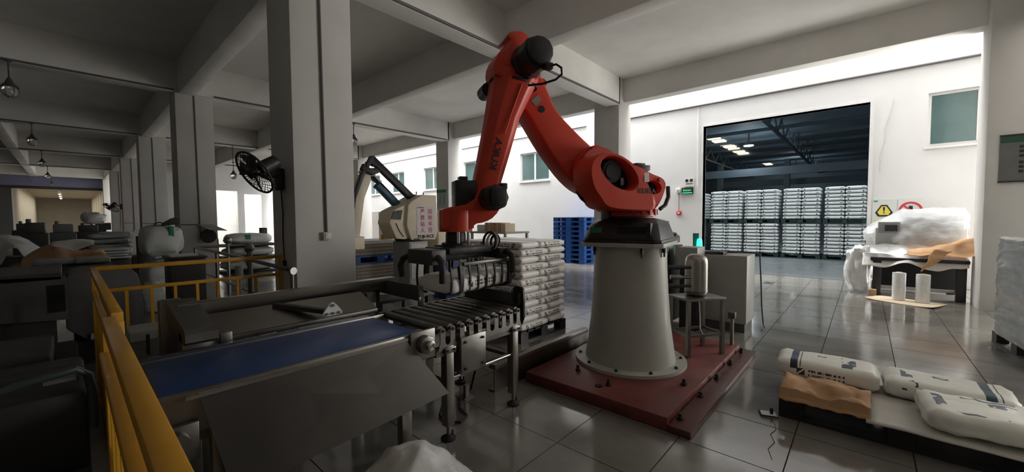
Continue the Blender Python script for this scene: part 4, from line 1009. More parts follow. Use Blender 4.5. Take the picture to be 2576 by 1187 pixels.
mb = MB(); mb.loft([[tuple(F2@V((r_*cos(2*pi*k/40),r_*sin(2*pi*k/40),z))) for k in range(40)] for r_,z in ((.15,0),(.15,.004),(.19,.004),(.19,0),(.15,0))],cap=False); mb.build('red_ring', REDD, t, world=True)
MB().bar(tuple(F2@V((-.12,.12,.003))),tuple(F2@V((.12,-.12,.003))),.03,.004,up=(1,0,0)).build('red_slash', REDD, t, world=True)
MB().prism([(-.03,.1),(.03,.1),(.05,-.09),(-.05,-.09)],.0,.002,F2).build('pictogram', BLACKPR, t, world=True)
# notice board on the right pillar
t = thing('notice_board', 'grey framed notice board with dark green header on the right pillar', 'sign', (9.83,-1.8,2.4))
MB().box(9.812,-2.1,2.07,9.828,-1.56,2.77).build('board', mat('dark_grey_board',(.13,.135,.13),.6), t, world=True)
MB().box(9.806,-2.1,2.67,9.812,-1.57,2.76).build('header_band', mat('dark_green_print',(.01,.07,.03),.6), t, world=True)
for k in range(6): MB().box(9.808,-1.80,2.575-.07*k-(.03 if k>2 else 0),9.812,-1.755,2.615-.07*k-(.03 if k>2 else 0)).build('printed_character', BLACKPR, t, world=True)
MB().box(9.80,-2.12,2.05,9.812,-1.55,2.07).build('frame_edge', BLACKP, t, world=True); MB().box(9.80,-2.12,2.77,9.812,-1.55,2.79).build('frame_edge', BLACKP, t, world=True)
# poster on the far pillar
t = thing('notice_board', 'small notice poster with green header on the far pillar beside cream robot', 'sign', (9.83,12.45,2.33))
MB().box(9.81,12.16,1.98,9.828,12.74,2.68).build('board', mat('poster_grey',(.42,.48,.46),.5), t, world=True)
MB().box(9.806,12.16,2.57,9.81,12.74,2.68).build('header_band', GREENS, t, world=True)
for y in (12.28,12.52): MB().box(9.806,y,2.1,9.81,y+.03,2.5).build('text_column', GREENS, t, world=True)
# grey double door far along the white wall
dd = struct('door_1', MB().box(W_-.04,20.9,0,W_,22.6,2.0), GREYP); 
MB().box(W_-.06,21.75,0.02,W_-.04,22.55,1.95).build('door_leaf', mat('pale_door',(.5,.47,.45),.5), dd); MB().box(W_-.06,20.95,0.02,W_-.04,21.72,1.95).build('door_leaf', DGREY, dd)
tag(MB().box(W_-.03,25.0,2.1,W_,25.8,2.24).build('wall_plate', DGREY, None), 'small dark plate on the white wall left of the far door', 'sign')
# ================================================================== second palletizing robot (cream and black) and surroundings
t = thing('palletizing_robot', 'cream and black palletizing robot with red warning notice behind the conveyors', 'robot', (4.95,7.35,0))
YP = M(((1,0,0,0),(0,0,1,0),(0,1,0,0),(0,0,0,1)))
MB().box(4.67,7.0,0,5.13,7.62,1.06).build('robot_base', GREYP, t, world=True, bevel=.006)
MB().box(4.70,6.985,.30,5.10,7.0,1.02).build('base_door', mat('light_grey_panel',(.55,.55,.52),.5), t, world=True, bevel=.002)
MB().lathe([(.27,1.06),(.30,1.08),(.30,1.12),(.24,1.14)],32,(4.9,7.35,0)).build('turntable', BLACKM, t, world=True, smooth=True)
for a in range(8): MB().cyl((4.9+.27*cos(a*pi/4),7.35+.27*sin(a*pi/4),1.10),(4.9+.27*cos(a*pi/4),7.35+.27*sin(a*pi/4),1.15),.018,n=6).build('bolt', BLACKM, t, world=True)
body = [(5.42,2.05),(5.06,2.05),(4.78,1.90),(4.70,1.82),(4.66,1.40),(4.76,1.10),(5.39,1.08),(5.45,1.28)]
bd = MB().prism(body,7.06,7.70,YP).build('robot_body', CREAM, t, world=True, bevel=.015)
bd2 = [(4.80,1.88),(4.55,1.78),(4.38,1.70),(4.31,1.46),(4.46,1.13),(4.80,1.10)]
MB().prism(bd2,7.14,7.62,YP).build('front_cover', CREAM, t, world=True, bevel=.02)
MB().prism([(4.60,1.72),(4.40,1.70),(4.34,1.54),(4.56,1.52)],7.12,7.5,YP).build('dark_recess', BLACKM, t, world=True)
MB().tube([(4.45,7.13,1.45),(4.52,7.13,1.3),(4.62,7.13,1.17)],.008).build('cover_seam', DGREY, t, world=True)
PN = mat('notice_white', (.78,.74,.76), .55, var=.02)
nt_ = MB().box(4.90,7.052,1.20,5.36,7.060,1.80).build('warning_notice', PN, t, world=True)
def wtext(nm, s_, size, m, par, org, **k):
    T = frame(V(org)-V(t.location), (1,0,0), (0,0,1)); return text(nm, s_, size, m, par, T, **k)
for i,ch in enumerate('严禁站人'): wtext('red_character', ch, .115, REDD, nt_, (5.04,7.050,1.685-.132*i), bold=.0015)
for i,ch in enumerate('回转半径'): wtext('red_character', ch, .115, REDD, nt_, (5.24,7.050,1.685-.132*i), bold=.0015)
MB().box(4.92,7.049,1.765,5.08,7.052,1.785).build('notice_logo', mat('blue_print',(.05,.09,.3),.5,var=0,rvar=0), nt_, world=True)
wtext('lettering', 'FUJI-ACE', .088, BLACKPR, t, (5.13,7.053,1.158), bold=.002, xs=1.25)
# arms
def slab(pts, y0, y1, m, nm, **k): return MB().prism(pts,y0,y1,YP).build(nm, m, t, world=True, **k)
slab([(4.10,2.80),(4.02,2.77),(3.99,2.68),(4.06,2.60),(4.14,2.58),(4.92,1.94),(5.16,1.98),(5.10,2.06),(5.00,2.07)],7.30,7.42,BLACKM,'upper_link',bevel=.02)
slab([(3.98,2.56),(3.93,2.49),(4.02,2.40),(4.14,2.42),(4.30,2.28),(4.22,2.20),(4.30,2.15),(4.72,1.76),(4.84,1.84),(4.70,1.97),(4.38,2.26)],7.46,7.64,mat('blue_arm',(.055,.15,.24),.5),'lower_arm',bevel=.02)
slab([(4.00,2.57),(3.92,2.48),(4.02,2.39),(4.16,2.41),(4.30,2.28),(4.36,2.30),(4.16,2.47)],7.44,7.66,CREAM,'arm_joint_cover',bevel=.02)
slab([(4.02,2.46),(3.90,2.44),(3.83,2.30),(3.70,1.95),(3.62,1.2),(3.78,1.16),(3.90,1.95),(4.06,2.32)],7.34,7.60,CREAM,'forearm',bevel=.03)
slab([(4.07,2.79),(4.00,2.78),(3.80,2.42),(3.62,1.95),(3.58,1.6),(3.64,1.6),(3.70,1.95),(3.88,2.40),(4.07,2.70)],7.28,7.33,BLACKM,'parallel_rod',bevel=.01)
slab([(3.86,2.62),(3.80,2.50),(4.05,2.40),(4.22,2.48),(4.14,2.56),(4.0,2.54)],7.27,7.36,BLACKM,'elbow_triangle',bevel=.015)
for p0,p1 in (((3.86,7.33,2.56),(4.05,7.33,2.74)),((3.9,7.33,2.50),(4.08,7.33,2.50)),((3.93,7.33,2.66),(3.95,7.33,2.48))): MB().bar(p0,p1,.025,.025).build('elbow_strut', BLACKM, t, world=True)
MB().box(3.50,7.28,.95,3.85,7.66,1.2).build('wrist_block', CREAM, t, world=True, bevel=.02)
for x,z in ((5.0,2.06),(5.18,2.05)): MB().cyl((x,7.2,z),(x,7.2,z+.06),.012,n=8).build('lifting_eye', DGREY, t, world=True)
# cream cabinet right of it, with a small white box
t = thing('cream_cabinet', 'plain cream cabinet between the cream robot and the orange wrist', 'cabinet', (5.9,7.6,0)); MB().box(5.62,7.3,0,6.2,8.0,1.62).build('cabinet_body', CREAM, t, world=True, bevel=.01); MB().box(5.64,7.285,.1,6.18,7.3,1.58).build('cabinet_door', CREAM, t, world=True, bevel=.003)
tag(MB().box(4.72,5.9,.35,5.1,6.3,.75).box(4.72,5.9,0,5.1,6.3,.35).build('blue_bin', mat('navy_bin',(.012,.02,.11),.5), None, bevel=.02), 'navy blue bin beside the base of the cream robot', 'bin')
# stack of flat boards with a blue pallet
t = thing('board_stack', 'stack of grey-beige flat boards on floor left of the cream robot', 'stack', (4.95,9.0,0))
BRD = mat('grey_beige_board', (.36,.32,.27), .8, var=.15, scale=8)
for k in range(6): MB().box(4.30-.01*(k%2),8.75,.0+.08*k,5.75+.01*(k%3),9.8,.0+.08*k+.07).build('board', BRD, t, world=True)
tp = thing('plastic_pallet', 'single blue plastic pallet on the flat board stack', 'pallet', (5.03,9.27,.48), 0)
MB().box(-.72,-.52,.16,.72,.52,.20).build('deck', BLUEP, tp); MB().box(-.72,-.52,0,.72,.52,.03).build('bottom_deck', BLUEP, tp)
for x in (-.62,0,.62):
    for y in (-.45,.0,.45): MB().box(x-.10,y-.07,.03,x+.10,y+.07,.16).build('block', BLUEP, tp)
MB().box(.38,-.528,.08,.46,-.52,.15).build('white_tag', WHITEP, tp)
t = thing('board_stack', 'stack of pale boards topped white, above the blue pallet', 'stack', (5.03,9.3,.68))
for k in range(4): MB().box(4.31,8.76,.69+.085*k,5.74,9.8,.765+.085*k).build('board', BRD if k < 3 else PAPERW, t, world=True)
t = thing('hand_valve', 'small yellow hand pump on the pale board stack', 'tool', (5.35,9.1,1.025)); MB().cyl((5.30,9.1,1.025),(5.30,9.1,1.15),.05,n=12).build('pump_body', YELLOW, t, world=True, smooth=True); MB().box(5.24,9.0,1.025,5.50,9.2,1.05).build('pump_foot', YELLOW, t, world=True, bevel=.01); MB().cyl((5.3,9.1,1.10),(5.42,9.1,1.13),.03,n=10).build('spout', YELLOW, t, world=True, smooth=True)
t = thing('steel_handrail', 'short stainless ball-topped post beyond the big pillar right edge', 'railing', (2.95,6.2,0)); po = MB().cyl((2.97,6.3,0),(2.97,6.3,1.17),.03,n=14).build('post', STEELD, t, world=True, smooth=True); MB().lathe([(.06*sin(a),-.06*cos(a)) for a in [.05+pi*i/12*.98 for i in range(13)]],16,(2.97,6.3,1.22)).build('ball_finial', STEEL, po, world=True, smooth=True)
# table with cartons behind the sack stack
t = thing('packing_table', 'low table with cartons behind the tall sack stack', 'table', (8.2,7.8,0)); MB().box(7.7,7.1,1.12,8.7,8.5,1.17).build('table_top', GREYP, t, world=True)
for x in (7.75,8.65):
    for y in (7.15,8.45): MB().box(x-.03,y-.03,0,x+.03,y+.03,1.12).build('leg', GREYP, t, world=True)
for (y0,y1,h,m_,lb) in ((7.68,8.03,.25,CARDB,'brown carton left, second from the white panel on the table'),(7.42,7.66,.245,CARDB,'brown carton in the middle of the row on the table'),(7.24,7.40,.23,CARDL,'pale brown carton at the right end of the row on the table')):
    t = thing('carton', lb, 'carton', (8.0,(y0+y1)/2,1.17), 0, 'cartons on the packing table'); MB().box(7.85,y0,1.17,8.25,y1,1.17+h).build('box', m_, t, world=True, bevel=.004); MB().box(7.848,(y0+y1)/2-.02,1.175,7.85,(y0+y1)/2+.02,1.17+h).build('tape', CARDL, t, world=True)
tag(MB().box(7.9,8.06,1.17,8.2,8.40,1.36).build('white_box', WHITEP, None, bevel=.004),'white box at the left end of the carton row','box')
# stack of blue pallets by the white wall
nb = 10
pb = MB(); pm = {}
t0 = None
for k in range(nb):
    t = thing('plastic_pallet', '%s blue plastic pallet from below in the stack at the white wall' % (ON+['topmost'])[k], 'pallet', (11.85,7.52,.157*k), 0, 'stacked blue pallets')
    if t0 is None:
        t0 = t
        pm['deck'] = MB().box(-.54,-.62,.125,.54,.62,.150).mesh('deck', BLUEP); pm['bottom_frame'] = MB().box(-.54,-.62,0,.54,.62,.022).mesh('bottom_frame', BLUEP)
        pm['block'] = MB().box(-.08,-.10,.022,.08,.10,.125).mesh('block', BLUEP)
    inst('deck', pm['deck'], t); inst('bottom_frame', pm['bottom_frame'], t)
    for x in (-.46,0,.46):
        for y in (-.52,0,.52): inst('block', pm['block'], t, (x,y,0))

# ================================================================== the dark hall on the left
GREYM = mat('grey_machine_enamel', (.105,.105,.10), .5, var=.12)
t = thing('machine_cover', 'big dark grey machine cover with rounded top behind the yellow rail', 'machine', (.22,6.5,0))
MB().prism(smoothp([(-.05,.25),(-.05,.90),(-.01,1.0),(.46,.985),(.53,.90),(.55,.25)],1),6.15,7.05,YP).build('cover_shell', GREYM, t, world=True, bevel=.02)
MB().box(.0,6.2,0,.5,7.0,.25).build('machine_foot', DARK, t, world=True)
MB().box(.12,6.12,.27,.30,6.15,.33).build('name_plate', GREYP, t, world=True)
t = thing('hopper_machine', 'dark grey machine with wide tray left of the rounded cover', 'machine', (-.4,5.9,0))
MB().prism([(-1.0,1.06),(-.03,1.02),(-.03,.62),(-1.0,.70)],5.5,5.53,YP).build('tray_front', GREYM, t, world=True)
MB().box(-1.1,5.5,1.0,-.06,6.6,1.06).build('tray_top', DGREY, t, world=True); MB().box(-1.0,5.55,.2,-.12,6.5,1.0).build('machine_body', DGREY, t, world=True)
for x in (-.9,-.16): MB().box(x-.04,5.56,0,x+.04,5.64,.7).build('leg', STEELD, t, world=True)
MB().box(-.15,5.497,.70,-.04,5.502,.95).build('window', DARK, t, world=True)
t = thing('dark_machine', 'near-black machine bed with rounded green-grey guard at the left edge', 'machine', (-.35,2.9,0))
MB().tube([(-1.2,2.45,.60),(-.15,2.5,.88),(.0,2.5,.90),(.035,2.52,.86),(.045,2.52,.78),(.045,2.52,.62)],.016,10).build('guard_hoop', mat('green_grey_tube',(.035,.05,.047),.4), t, world=True, smooth=True)
MB().box(-1.3,2.52,.25,.03,3.2,.80).build('machine_bed', mat('black_enamel',(.012,.012,.012),.5), t, world=True, bevel=.03)
MB().box(-1.3,2.35,.40,.03,2.52,.46).build('front_rail', DGREY, t, world=True, bevel=.01)
for x in (-.9,-.12): MB().box(x-.05,2.42,0,x+.05,2.52,.45).build('leg', DGREY, t, world=True)
MB().box(-.10,2.7,.80,.0,2.78,.815).build('label_plate', GREYM, t, world=True); MB().box(-.55,2.5,.80,-.48,2.56,.95).build('stub', DGREY, t, world=True)
t = thing('dark_machine', 'low black machine between the dark bed and the rounded cover', 'machine', (-.5,4.2,0)); MB().box(-1.4,3.5,0,.02,4.9,.55).build('machine_bed', DARK, t, world=True, bevel=.04); MB().box(-1.3,3.9,.55,-.1,4.6,.68).build('upper_bed', DGREY, t, world=True, bevel=.03)
t = thing('side_unit', 'dark unit with white papers between rail and press frame', 'machine', (.6,4.2,0)); MB().box(.28,3.8,0,.95,4.8,.55).build('unit_body', DGREY, t, world=True, bevel=.02); MB().box(.30,4.4,.55,.9,4.75,.62).build('top_plate', GREYP, t, world=True); MB().cyl((.36,3.9,.55),(.36,3.9,.70),.012,n=10).build('lever', BLACKM, t, world=True)
t = thing('steel_cabinet', 'dark grey steel cabinet with lid between yellow rail and pillar', 'cabinet', (1.08,7.2,0)); MB().box(.90,7.0,0,1.29,7.5,1.0).build('cabinet_body', GREYM, t, world=True, bevel=.01); MB().box(.88,6.98,1.0,1.31,7.52,1.03).build('cabinet_lid', DGREY, t, world=True, bevel=.008)
tag(MB().box(.92,7.08,1.03,1.22,7.40,1.05).build('paper_pad', PAPERW, None),'flat papers lying on the dark steel cabinet','paper')
FIBC = mat('white_bulk_bag', (.62,.64,.61), .6, var=.08, scale=5, bump=.15); GREENST = mat('green_strap', (.03,.22,.12), .6)
for k,(z0,lb) in enumerate(((.10,'lower white bulk bag with green straps beside the second pillar'),(.80,'upper white bulk bag with loop handle resting on the lower bulk bag'))):
    t = thing('bulk_bag', lb, 'bag', (1.22,10.5,z0), 0, 'bulk bags beside the second pillar')
    lump('bag_body', (0,0,.33), (.66,.85,.66), 12+k, FIBC, n=14, amp=.14, parent=t)
    MB().tube([(-.1,-.25,.58),(-.1,-.22,.68),(-.02,-.2,.70),(.06,-.22,.66),(.07,-.25,.57)],.014,6).build('loop_handle', GREENST, t, smooth=True)
    MB().box(.08,-.40,.42,.16,-.34,.62).build('green_strap', GREENST, t, bevel=.01)
t = thing('plastic_pallet','pallet under the two white bulk bags','pallet',(1.22,10.5,0)); pallet_parts(t,.8,.9,.10,DGREY)
tag(lump('plastic_sack',(.98,8.9,.28),(.4,.4,.56),31,FILMW,n=12,amp=.25),'crumpled white plastic sack on the floor before the bulk bags','bag')
def sleeve():
    pts = [(1.19,10.05,1.50),(1.25,10.1,1.525),(1.34,10.2,1.56),(1.42,10.3,1.575),(1.50,10.4,1.57)]; rr = [.03,.045,.065,.075,.07]
    rings = [[(p[0],p[1]+r_*cos(2*pi*k/14)*.8,p[2]-.055+r_*sin(2*pi*k/14)) for k in range(14)] for p,r_ in zip(pts,rr)]
    return MB().loft(rings)
tag(sleeve().build('fabric_sleeve', mat('black_fabric',(.012,.012,.013),.9), None, smooth=True),'black fabric sleeve lying over the upper bulk bag','cloth')
t = thing('drum', 'open dark grey drum left of the white bulk bags', 'drum', (1.14,12.0,0)); MB().lathe([(.14,0),(.155,.02),(.155,1.17),(.16,1.19),(.15,1.19),(.145,1.16)],28).build('drum_shell', GREYM, t, smooth=True); MB().lathe([(.157,.4),(.163,.41),(.157,.42)],28).build('hoop', DGREY, t, smooth=True)
# stacks of light sacks
gs = [sack_mesh('sack',.62,.42,.10,70+s,mat('pale_green_grey_sack',(.40,.44,.42),.5,var=.1),nx=8,ny=6,nz_=3,sag=.012) for s in range(3)]
for k in range(9):
    o = inst('sack', gs[k%3], None, (.60,12.6,.30+.112*k), (0,0,R(5*(-1)**k))); tag(o,'%s flat grey-green sack from below in the stack left of the drum' % ON[k],'sack','grey-green sacks left of the drum')
t = thing('plastic_pallet','dark pallet under the grey-green sack stack','pallet',(.6,12.6,0)); pallet_parts(t,.9,.7,.24,DGREY)
for k in range(6):
    o = inst('sack', gs[(k+1)%3], None, (.85,15.2,.62+.115*k), (0,0,R(4*(-1)**k))); tag(o,'%s dim sack from below in the farther stack near third pillar' % ON[k],'sack','dim sacks near the third pillar')
t = thing('plastic_pallet','dark crate pallet under the farther dim sack stack','pallet',(.85,15.2,0)); pallet_parts(t,.9,.7,.56,DGREY)
# paper-covered heap
t = thing('sorting_table', 'dark sorting table under brown paper and white sheet', 'table', (.0,8.1,0)); MB().box(-.5,7.6,.92,.36,8.6,.97).build('table_top', DGREY, t, world=True)
for x in (-.45,.31):
    for y in (7.66,8.54): MB().box(x-.03,y-.03,0,x+.03,y+.03,.92).build('leg', DGREY, t, world=True)
def heap(u,v):
    x = -.40+.76*u; y = 7.62+.8*v; h = 1.02+.21*sin(pi*u)**.5*(.75+.25*sin(u*7))*(.35+.65*min(1,v*2.2)); 
    if v < .25: h -= (.25-v)*.7*(.6+.4*sin(u*12))
    p = V((x,y,h)); return p+crumple(p,.04,5,1)+crumple(p,.02,12,2)
tag(MB().sheet(heap,28,16).build('kraft_paper', KRAFT, None, smooth=True, solid=.004),'crumpled brown kraft paper heaped over the dark sorting table','paper')
def heap2(u,v):
    x = -.14+.36*u; y = 7.44+.5*v; h = 1.235+.035*sin(pi*u)-.13*max(0,1-v*2.2)*(1-abs(2*u-1)*.8); p = V((x,y,h+.02)); return p+crumple(p,.02,6,4)
tag(MB().sheet(heap2,16,10).build('white_sheet', PAPERW, None, smooth=True, solid=.003),'white sheet folded over the brown paper heap','sheet')
t = thing('covered_bench', 'bench draped in pale crumpled sheets at the far left edge', 'bench', (-.6,9.1,0)); MB().box(-1.2,8.8,0,-.34,9.6,1.02).build('bench_body', DGREY, t, world=True, bevel=.02)
def drape(u,v):
    x = -1.25+.98*u; y = 8.72+.9*v; h = 1.22+.13*sin(pi*min(1,u*1.2))+.03*sin(u*10)
    if v < .3: h -= (.3-v)*(1.0+.6*sin(u*13+1))
    if u > .85: h -= (u-.85)*.9
    p = V((x,y,h)); return p+crumple(p,.05,4,7)+crumple(p,.02,11,3)
MB().sheet(drape,30,20).build('draped_sheet', mat('dim_white_sheet',(.55,.56,.54),.7,var=.1), t, world=True, smooth=True, solid=.003)
for k,(x,w_,lb) in enumerate(((-.12,.34,'flat pale sack lying on tray machine, left one'),(.17,.30,'flat pale sack on tray machine next to the yellow corner post'))):
    o = inst('sack', sack_mesh('sack',w_,.34,.08,80+k,mat('dim_sack_%d'%k,(.36,.35,.35),.6),nx=8,ny=6,nz_=3,sag=.012), None, (x,7.35,1.04),(0,0,R(8))); tag(o,lb,'sack','flat sacks on the tray')
t = thing('tray_shelf','dark shelf carrying two flat pale sacks','shelf',(0,7.3,0)); MB().box(-.4,7.15,.94,.36,7.55,.99).build('shelf_board',DGREY,t,world=True)
for x in (-.35,.31): MB().box(x-.025,7.2,0,x+.025,7.5,.94).build('leg',DGREY,t,world=True)
# far machines along the hall
random.seed(21)
FM = [mat('far_machine_%d'%k, c, .6, var=.15) for k,c in enumerate(((.06,.065,.065),(.12,.12,.11),(.22,.22,.21),(.05,.045,.05)))]
for k,(x,y,w_,d_,h_,m_,lb) in enumerate(((-.62,17,.5,1.0,1.50,0,'dark machine block at far left of the hall'),(-.12,20,.62,1.2,1.44,1,'grey tank-like machine in the middle distance of the hall'),(.55,24,.75,1.6,1.36,3,'long low dark machine towards the far opening'),(.95,29,.7,1.4,1.30,0,'small dark machine before the far pillars'),(-1.2,27,.8,1.5,1.45,1,'dim machine near the left partition'))):
    t = thing('bagging_machine', lb, 'machine', (x,y,0)); MB().box(x-w_/2,y,0,x+w_/2,y+d_,h_*.8).build('machine_body', FM[m_], t, world=True, bevel=.03)
    MB().box(x-w_*.35,y+.1,h_*.8,x+w_*.4,y+d_*.8,h_).build('machine_head', FM[(m_+1)%4], t, world=True, bevel=.04); MB().cyl((x-w_*.2,y+.2,h_),(x-w_*.2,y+.2,h_+.10),.05,n=10).build('inlet_pipe', FM[2], t, world=True)
tag(lump('plastic_bundle',(.72,24.3,1.64),(.75,.7,.5),44,FILMW,n=10,amp=.3),'pale plastic bundle on the long low machine near a red light','bundle')
REDL = mat('red_indicator_glow',(.5,.02,.02),.4,var=0,rvar=0,emit=(1.,.08,.06),es=2.5)
t = thing('indicator_lamp','small red glowing indicator on a far machine','lamp',(1.12,26,1.45)); MB().lathe([(.05,0),(.05,.08),(.02,.11)],12).build('lamp_dome', REDL, t, smooth=True); MB().box(-.3,-.15,-.32,.2,.15,0).build('lamp_box', BLACKP, t); MB().cyl((0,0,-1.45),(0,0,-.3),.05,n=8).build('lamp_pole', BLACKP, t)
# wrapped loads behind the handrail
for k,(z0,h_,lb) in enumerate(((.0,.42,'bottom tier of film-wrapped white load behind the handrail'),(.425,.34,'middle tier of film-wrapped white load behind the handrail'),(.77,.40,'top tier of wrapped white load with green mark behind the handrail'))):
    t = thing('wrapped_load', lb, 'load', (3.6,13.9,z0), 0, 'wrapped loads behind the handrail')
    MB().box(-.72,-.5,0,.72,.5,.05).build('dark_slip_board', BLACKP, t, bevel=.008)
    lump('wrapped_sacks',(0,0,.05+(h_-.05)*.46),(1.4-.1*k,.98,(h_-.05)),60+k,FILMW if k == 2 else FIBC,n=14,amp=.08,parent=t)
    MB().box(-.20,-.50,h_*.5,-.05,-.44,h_*.85).build('green_mark', GREENST, t, bevel=.01)
tag(MB().box(4.52,15.9,.78,4.72,16.1,1.26).box(4.50,15.88,0,4.74,16.12,.78).build('black_bin', BLACKP, None, bevel=.01),'tall black bin behind the wrapped loads','bin')
# ================================================================== pendant lamps, fans, conduits
def lamp_tree(name, label, loc, rod, group):
    t = thing(name, label, 'lamp', loc, 0, group)
    MB().cyl((0,0,0),(0,0,rod),.012,n=8).build('rod', DGREY, t, smooth=True)
    MB().lathe([(.018,.0),(.03,-.02),(.055,-.09),(.06,-.10),(.115,-.165),(.12,-.18),(.10,-.18)],20).build('shade', DGREY, t, smooth=True)
    MB().lathe([(.085,-.18),(.10,-.22),(.098,-.28),(.075,-.33),(.03,-.355)],20).build('glass_globe', GLASSC, t, smooth=True)
    gd = MB()
    for k in range(6):
        a = k*pi/3; gd.tube([(.10*cos(a),.10*sin(a),-.18),(.112*cos(a),.112*sin(a),-.25),(.09*cos(a),.09*sin(a),-.33),(.02*cos(a),.02*sin(a),-.37)],.004,5)
    gd.build('wire_guard', DGREY, t)
    MB().cyl((0,0,rod-.03),(0,0,rod+.0),.05,n=12).build('ceiling_box', DGREY, t)
    return t
orders = ['nearest','second','third','fourth','fifth']
L0 = None
for k in range(5):
    y = 12.04+7.1*k-.03-(.0); lb = 'unlit caged pendant lamp in the dark left hall, %s from the viewer' % orders[k]
    if L0 is None: L0 = lamp_tree('pendant_lamp', lb, (-.63,y,4.22), .33, 'caged pendant lamps'); continue
    c = copy_tree(L0); c.location = (-.63,y,4.22); c['label'] = lb
for (x,y,z,lb) in ((6.05,12.0,4.20,'unlit caged pendant lamp just right of the big pillar'),(4.53,19.09,3.55,'unlit caged pendant lamp left of the wall fan on the big pillar')):
    c = copy_tree(L0); c.location = (x,y,z); c['label'] = lb
    if z < 4: MB().cyl((0,0,.33),(0,.02,1.0),.012,n=8).build('rod_extension', DGREY, c)
# far-room lamps
for k in range(3):
    c = copy_tree(L0); c.location = (-.35,49+4.6*k,4.02); c['label'] = 'tiny pendant lamp in the far room, %s of three' % ['first','second','third'][k]; c['group'] = 'far room lamps'
# conduits: along cross beams and down the pillars
nm = ['second','third','fourth','fifth']
for k in range(0,5):
    y = 4.94+7.1*k
    conduit('dark conduit along the lower edge of the %s ceiling cross beam' % (['first']+nm)[k], [(-4.9,y-.015,4.56),(1.74,y-.015,4.56)], .022)
    if k < 4: conduit('dark conduit along the %s cross beam between the pillar rows' % (['first']+nm)[k], [(2.5,y-.02,4.56),(9.8,y-.02,4.56)], .024)
for k in range(5):
    y = 4.94+7.1*k; zl = 1.38 if k == 0 else 1.1
    lbp = ['big foreground pillar','second pillar of the left row','third pillar of the left row','fourth pillar of the left row','fifth pillar of the left row'][k]
    cdt = conduit('vertical conduit down the face of the %s' % lbp, [(2.09+.02*(k>0),y-.014,4.6),(2.11+.02*(k>0),y-.014,zl)], .014)
    if k in (1,2,3): MB().box(1.77,y-.012,1.42,2.10,y-.004,1.445).build('side_branch', CABLE, cdt)
    t = thing('switch_box', 'small switch box at the conduit end on the %s' % lbp, 'switch', (2.11+.02*(k>0),y,zl-.05))
    MB().box(-.05,-.045,-.05,.05,-.001,.05).build('box', mat('cream_switch',(.55,.52,.44),.5) if k == 0 else GREYP, t, bevel=.006); MB().box(-.03,-.052,-.03,.03,-.045,.03).build('rocker', WHITEP, t, bevel=.003)
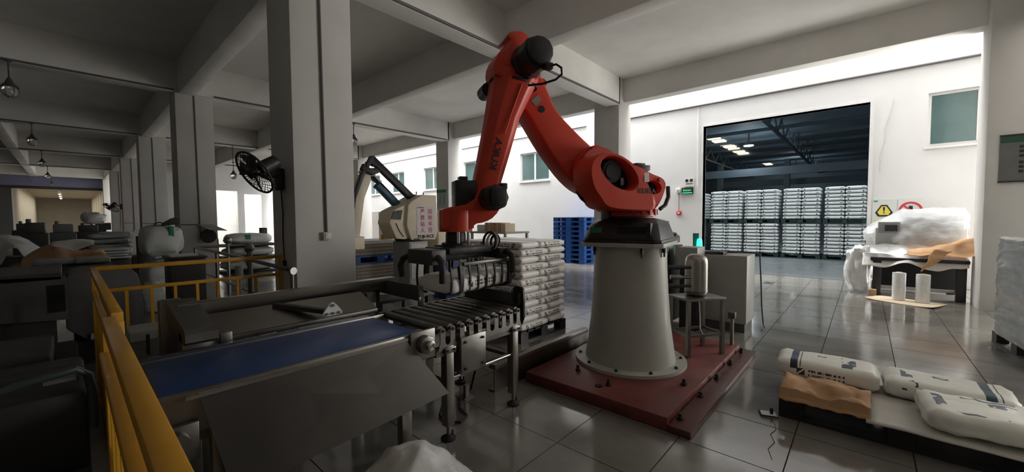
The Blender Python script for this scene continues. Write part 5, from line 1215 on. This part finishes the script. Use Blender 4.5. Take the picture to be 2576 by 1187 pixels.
def wall_fan(label, mount, hub, axis, r, cord=True):
    """mount: point on the pillar face; hub: fan centre; axis: unit direction the fan blows"""
    t = thing('wall_fan', label, 'fan', mount); ax = V(axis).normalized(); mv = V(mount); h = V(hub)-mv
    u = ax.orthogonal().normalized(); w_ = ax.cross(u)
    MB().cbox((-.04,0,0),(.08,.16,.26)).build('wall_bracket', BLACKM, t, bevel=.02)
    arm_end = h-ax*.20
    MB().tube([(-.06,0,.03),(-.16,0,.05),tuple(arm_end*.75+V((0,0,.0))),tuple(arm_end)],.028,10).build('arm', DGREY, t, smooth=True)
    mt = MB().cyl(h-ax*.28,h-ax*.06,.075,.085,n=18).cyl(h-ax*.30,h-ax*.28,.05,.075,n=18).build('motor_housing', BLACKM, t, smooth=True)
    def ringp(rad, off): return [tuple(h+ax*off+(u*cos(2*pi*k/36)+w_*sin(2*pi*k/36))*rad) for k in range(37)]
    g = MB().tube(ringp(r,0),.012,6).build('outer_ring', BLACKM, t, smooth=True)
    sp = MB()
    for k in range(26):
        a = 2*pi*k/26; d = u*cos(a)+w_*sin(a)
        sp.tube([tuple(h+ax*.05+d*.05),tuple(h+ax*.05+d*r*.7),tuple(h+d*r)],.0035,4)
        sp.tube([tuple(h-ax*.06+d*.07),tuple(h-ax*.05+d*r*.7),tuple(h+d*r)],.0035,4)
    sp.build('guard_wires', BLACKM, t)
    MB().tube(ringp(r*.5,.05),.004,4).build('inner_ring', BLACKM, t)
    for k in range(4):
        a = 2*pi*k/4+.3; d = u*cos(a)+w_*sin(a); e = ax.cross(d)
        b_ = MB(); b_.add([tuple(h+d*.04-e*.03-ax*.01),tuple(h+d*.04+e*.03+ax*.01),tuple(h+d*r*.85+e*r*.42+ax*.035),tuple(h+d*r*.9-e*.05-ax*.03)],[(0,1,2,3)])
        b_.build('blade', DGREY, t, solid=.005)
    MB().cyl(h-ax*.04,h+ax*.06,.045,n=16).build('hub', BLACKM, t, smooth=True)
    if cord: MB().tube([(-.03,-.02,-.13),(-.02,-.03,-.4),(-.025,-.02,-.7),(-.02,-.03,-.98)],.007,6).build('cord', CABLEK, t, smooth=True); MB().box(-.035,-.05,-1.08,-.005,-.01,-.98).build('plug', BLACKP, t)
    return t
wall_fan('black wall fan on the left face of the big foreground pillar', (1.76,5.30,2.02), (1.385,5.02,2.05), (-.80,-.19,-.52), .245)
wall_fan('black wall fan on the fourth pillar far down the left row', (1.76,26.3,2.2), (1.35,26.0,2.15), (-.55,-.35,-.75), .30, cord=False)
# small round fan and shelf on second pillar
t = thing('small_fan', 'small round fan with flap hood mounted on the second pillar', 'fan', (2.27,12.04,1.15))
MB().lathe([(.05,-.07),(.15,-.06),(.17,0),(.16,.03)],24,T=frame((0,-.1,0),(1,0,0),(0,0,1))).build('fan_drum', BLACKM, t, smooth=True)
MB().add([(-.20,-.02,.28),(.10,-.02,.28),(.34,-.3,.13),(.0,-.3,.15)],[(0,1,2,3)]).build('hood', GREYP, t, solid=.012)
MB().cyl((0,0,0),(0,-.06,0),.05,n=12).build('wall_mount', DGREY, t, smooth=True)
MB().tube([(.12,-.06,.06),(.2,-.06,-.1),(.2,-.06,-.8),(.16,-.06,-1.1)],.010,6).build('cord', CABLEK, t, smooth=True)
# ================================================================== small finishing pieces
t = thing('parts_bin', 'black bin with pale folded sacks beside the brown paper heap', 'bin', (.5,9.6,0)); MB().box(.33,9.35,0,.70,9.9,.88).build('bin_body', BLACKP, t, world=True, bevel=.01); MB().box(.37,9.342,.74,.66,9.35,.77).build('bin_label', GREYP, t, world=True)
for k in range(4):
    o = inst('folded_sack', gs[k%3], None, (.51,9.62,.915+.045*k), (0,0,R(90+6*(-1)**k)), (.8,.85,.42)); tag(o, '%s pale folded sack from below on the black bin' % ON[k], 'sack', 'folded sacks on the black bin')
t = thing('floor_plate', 'small grey-green metal plate lying on the tiles before the doorway', 'plate', (10.82,1.64,0)); MB().box(10.66,1.55,.0,10.98,1.73,.008).build('plate', mat('grey_green_metal',(.10,.12,.11),.5,.5), t, world=True); MB().box(10.72,1.61,.008,10.78,1.67,.012).build('lifting_hole', DARK, t, world=True)
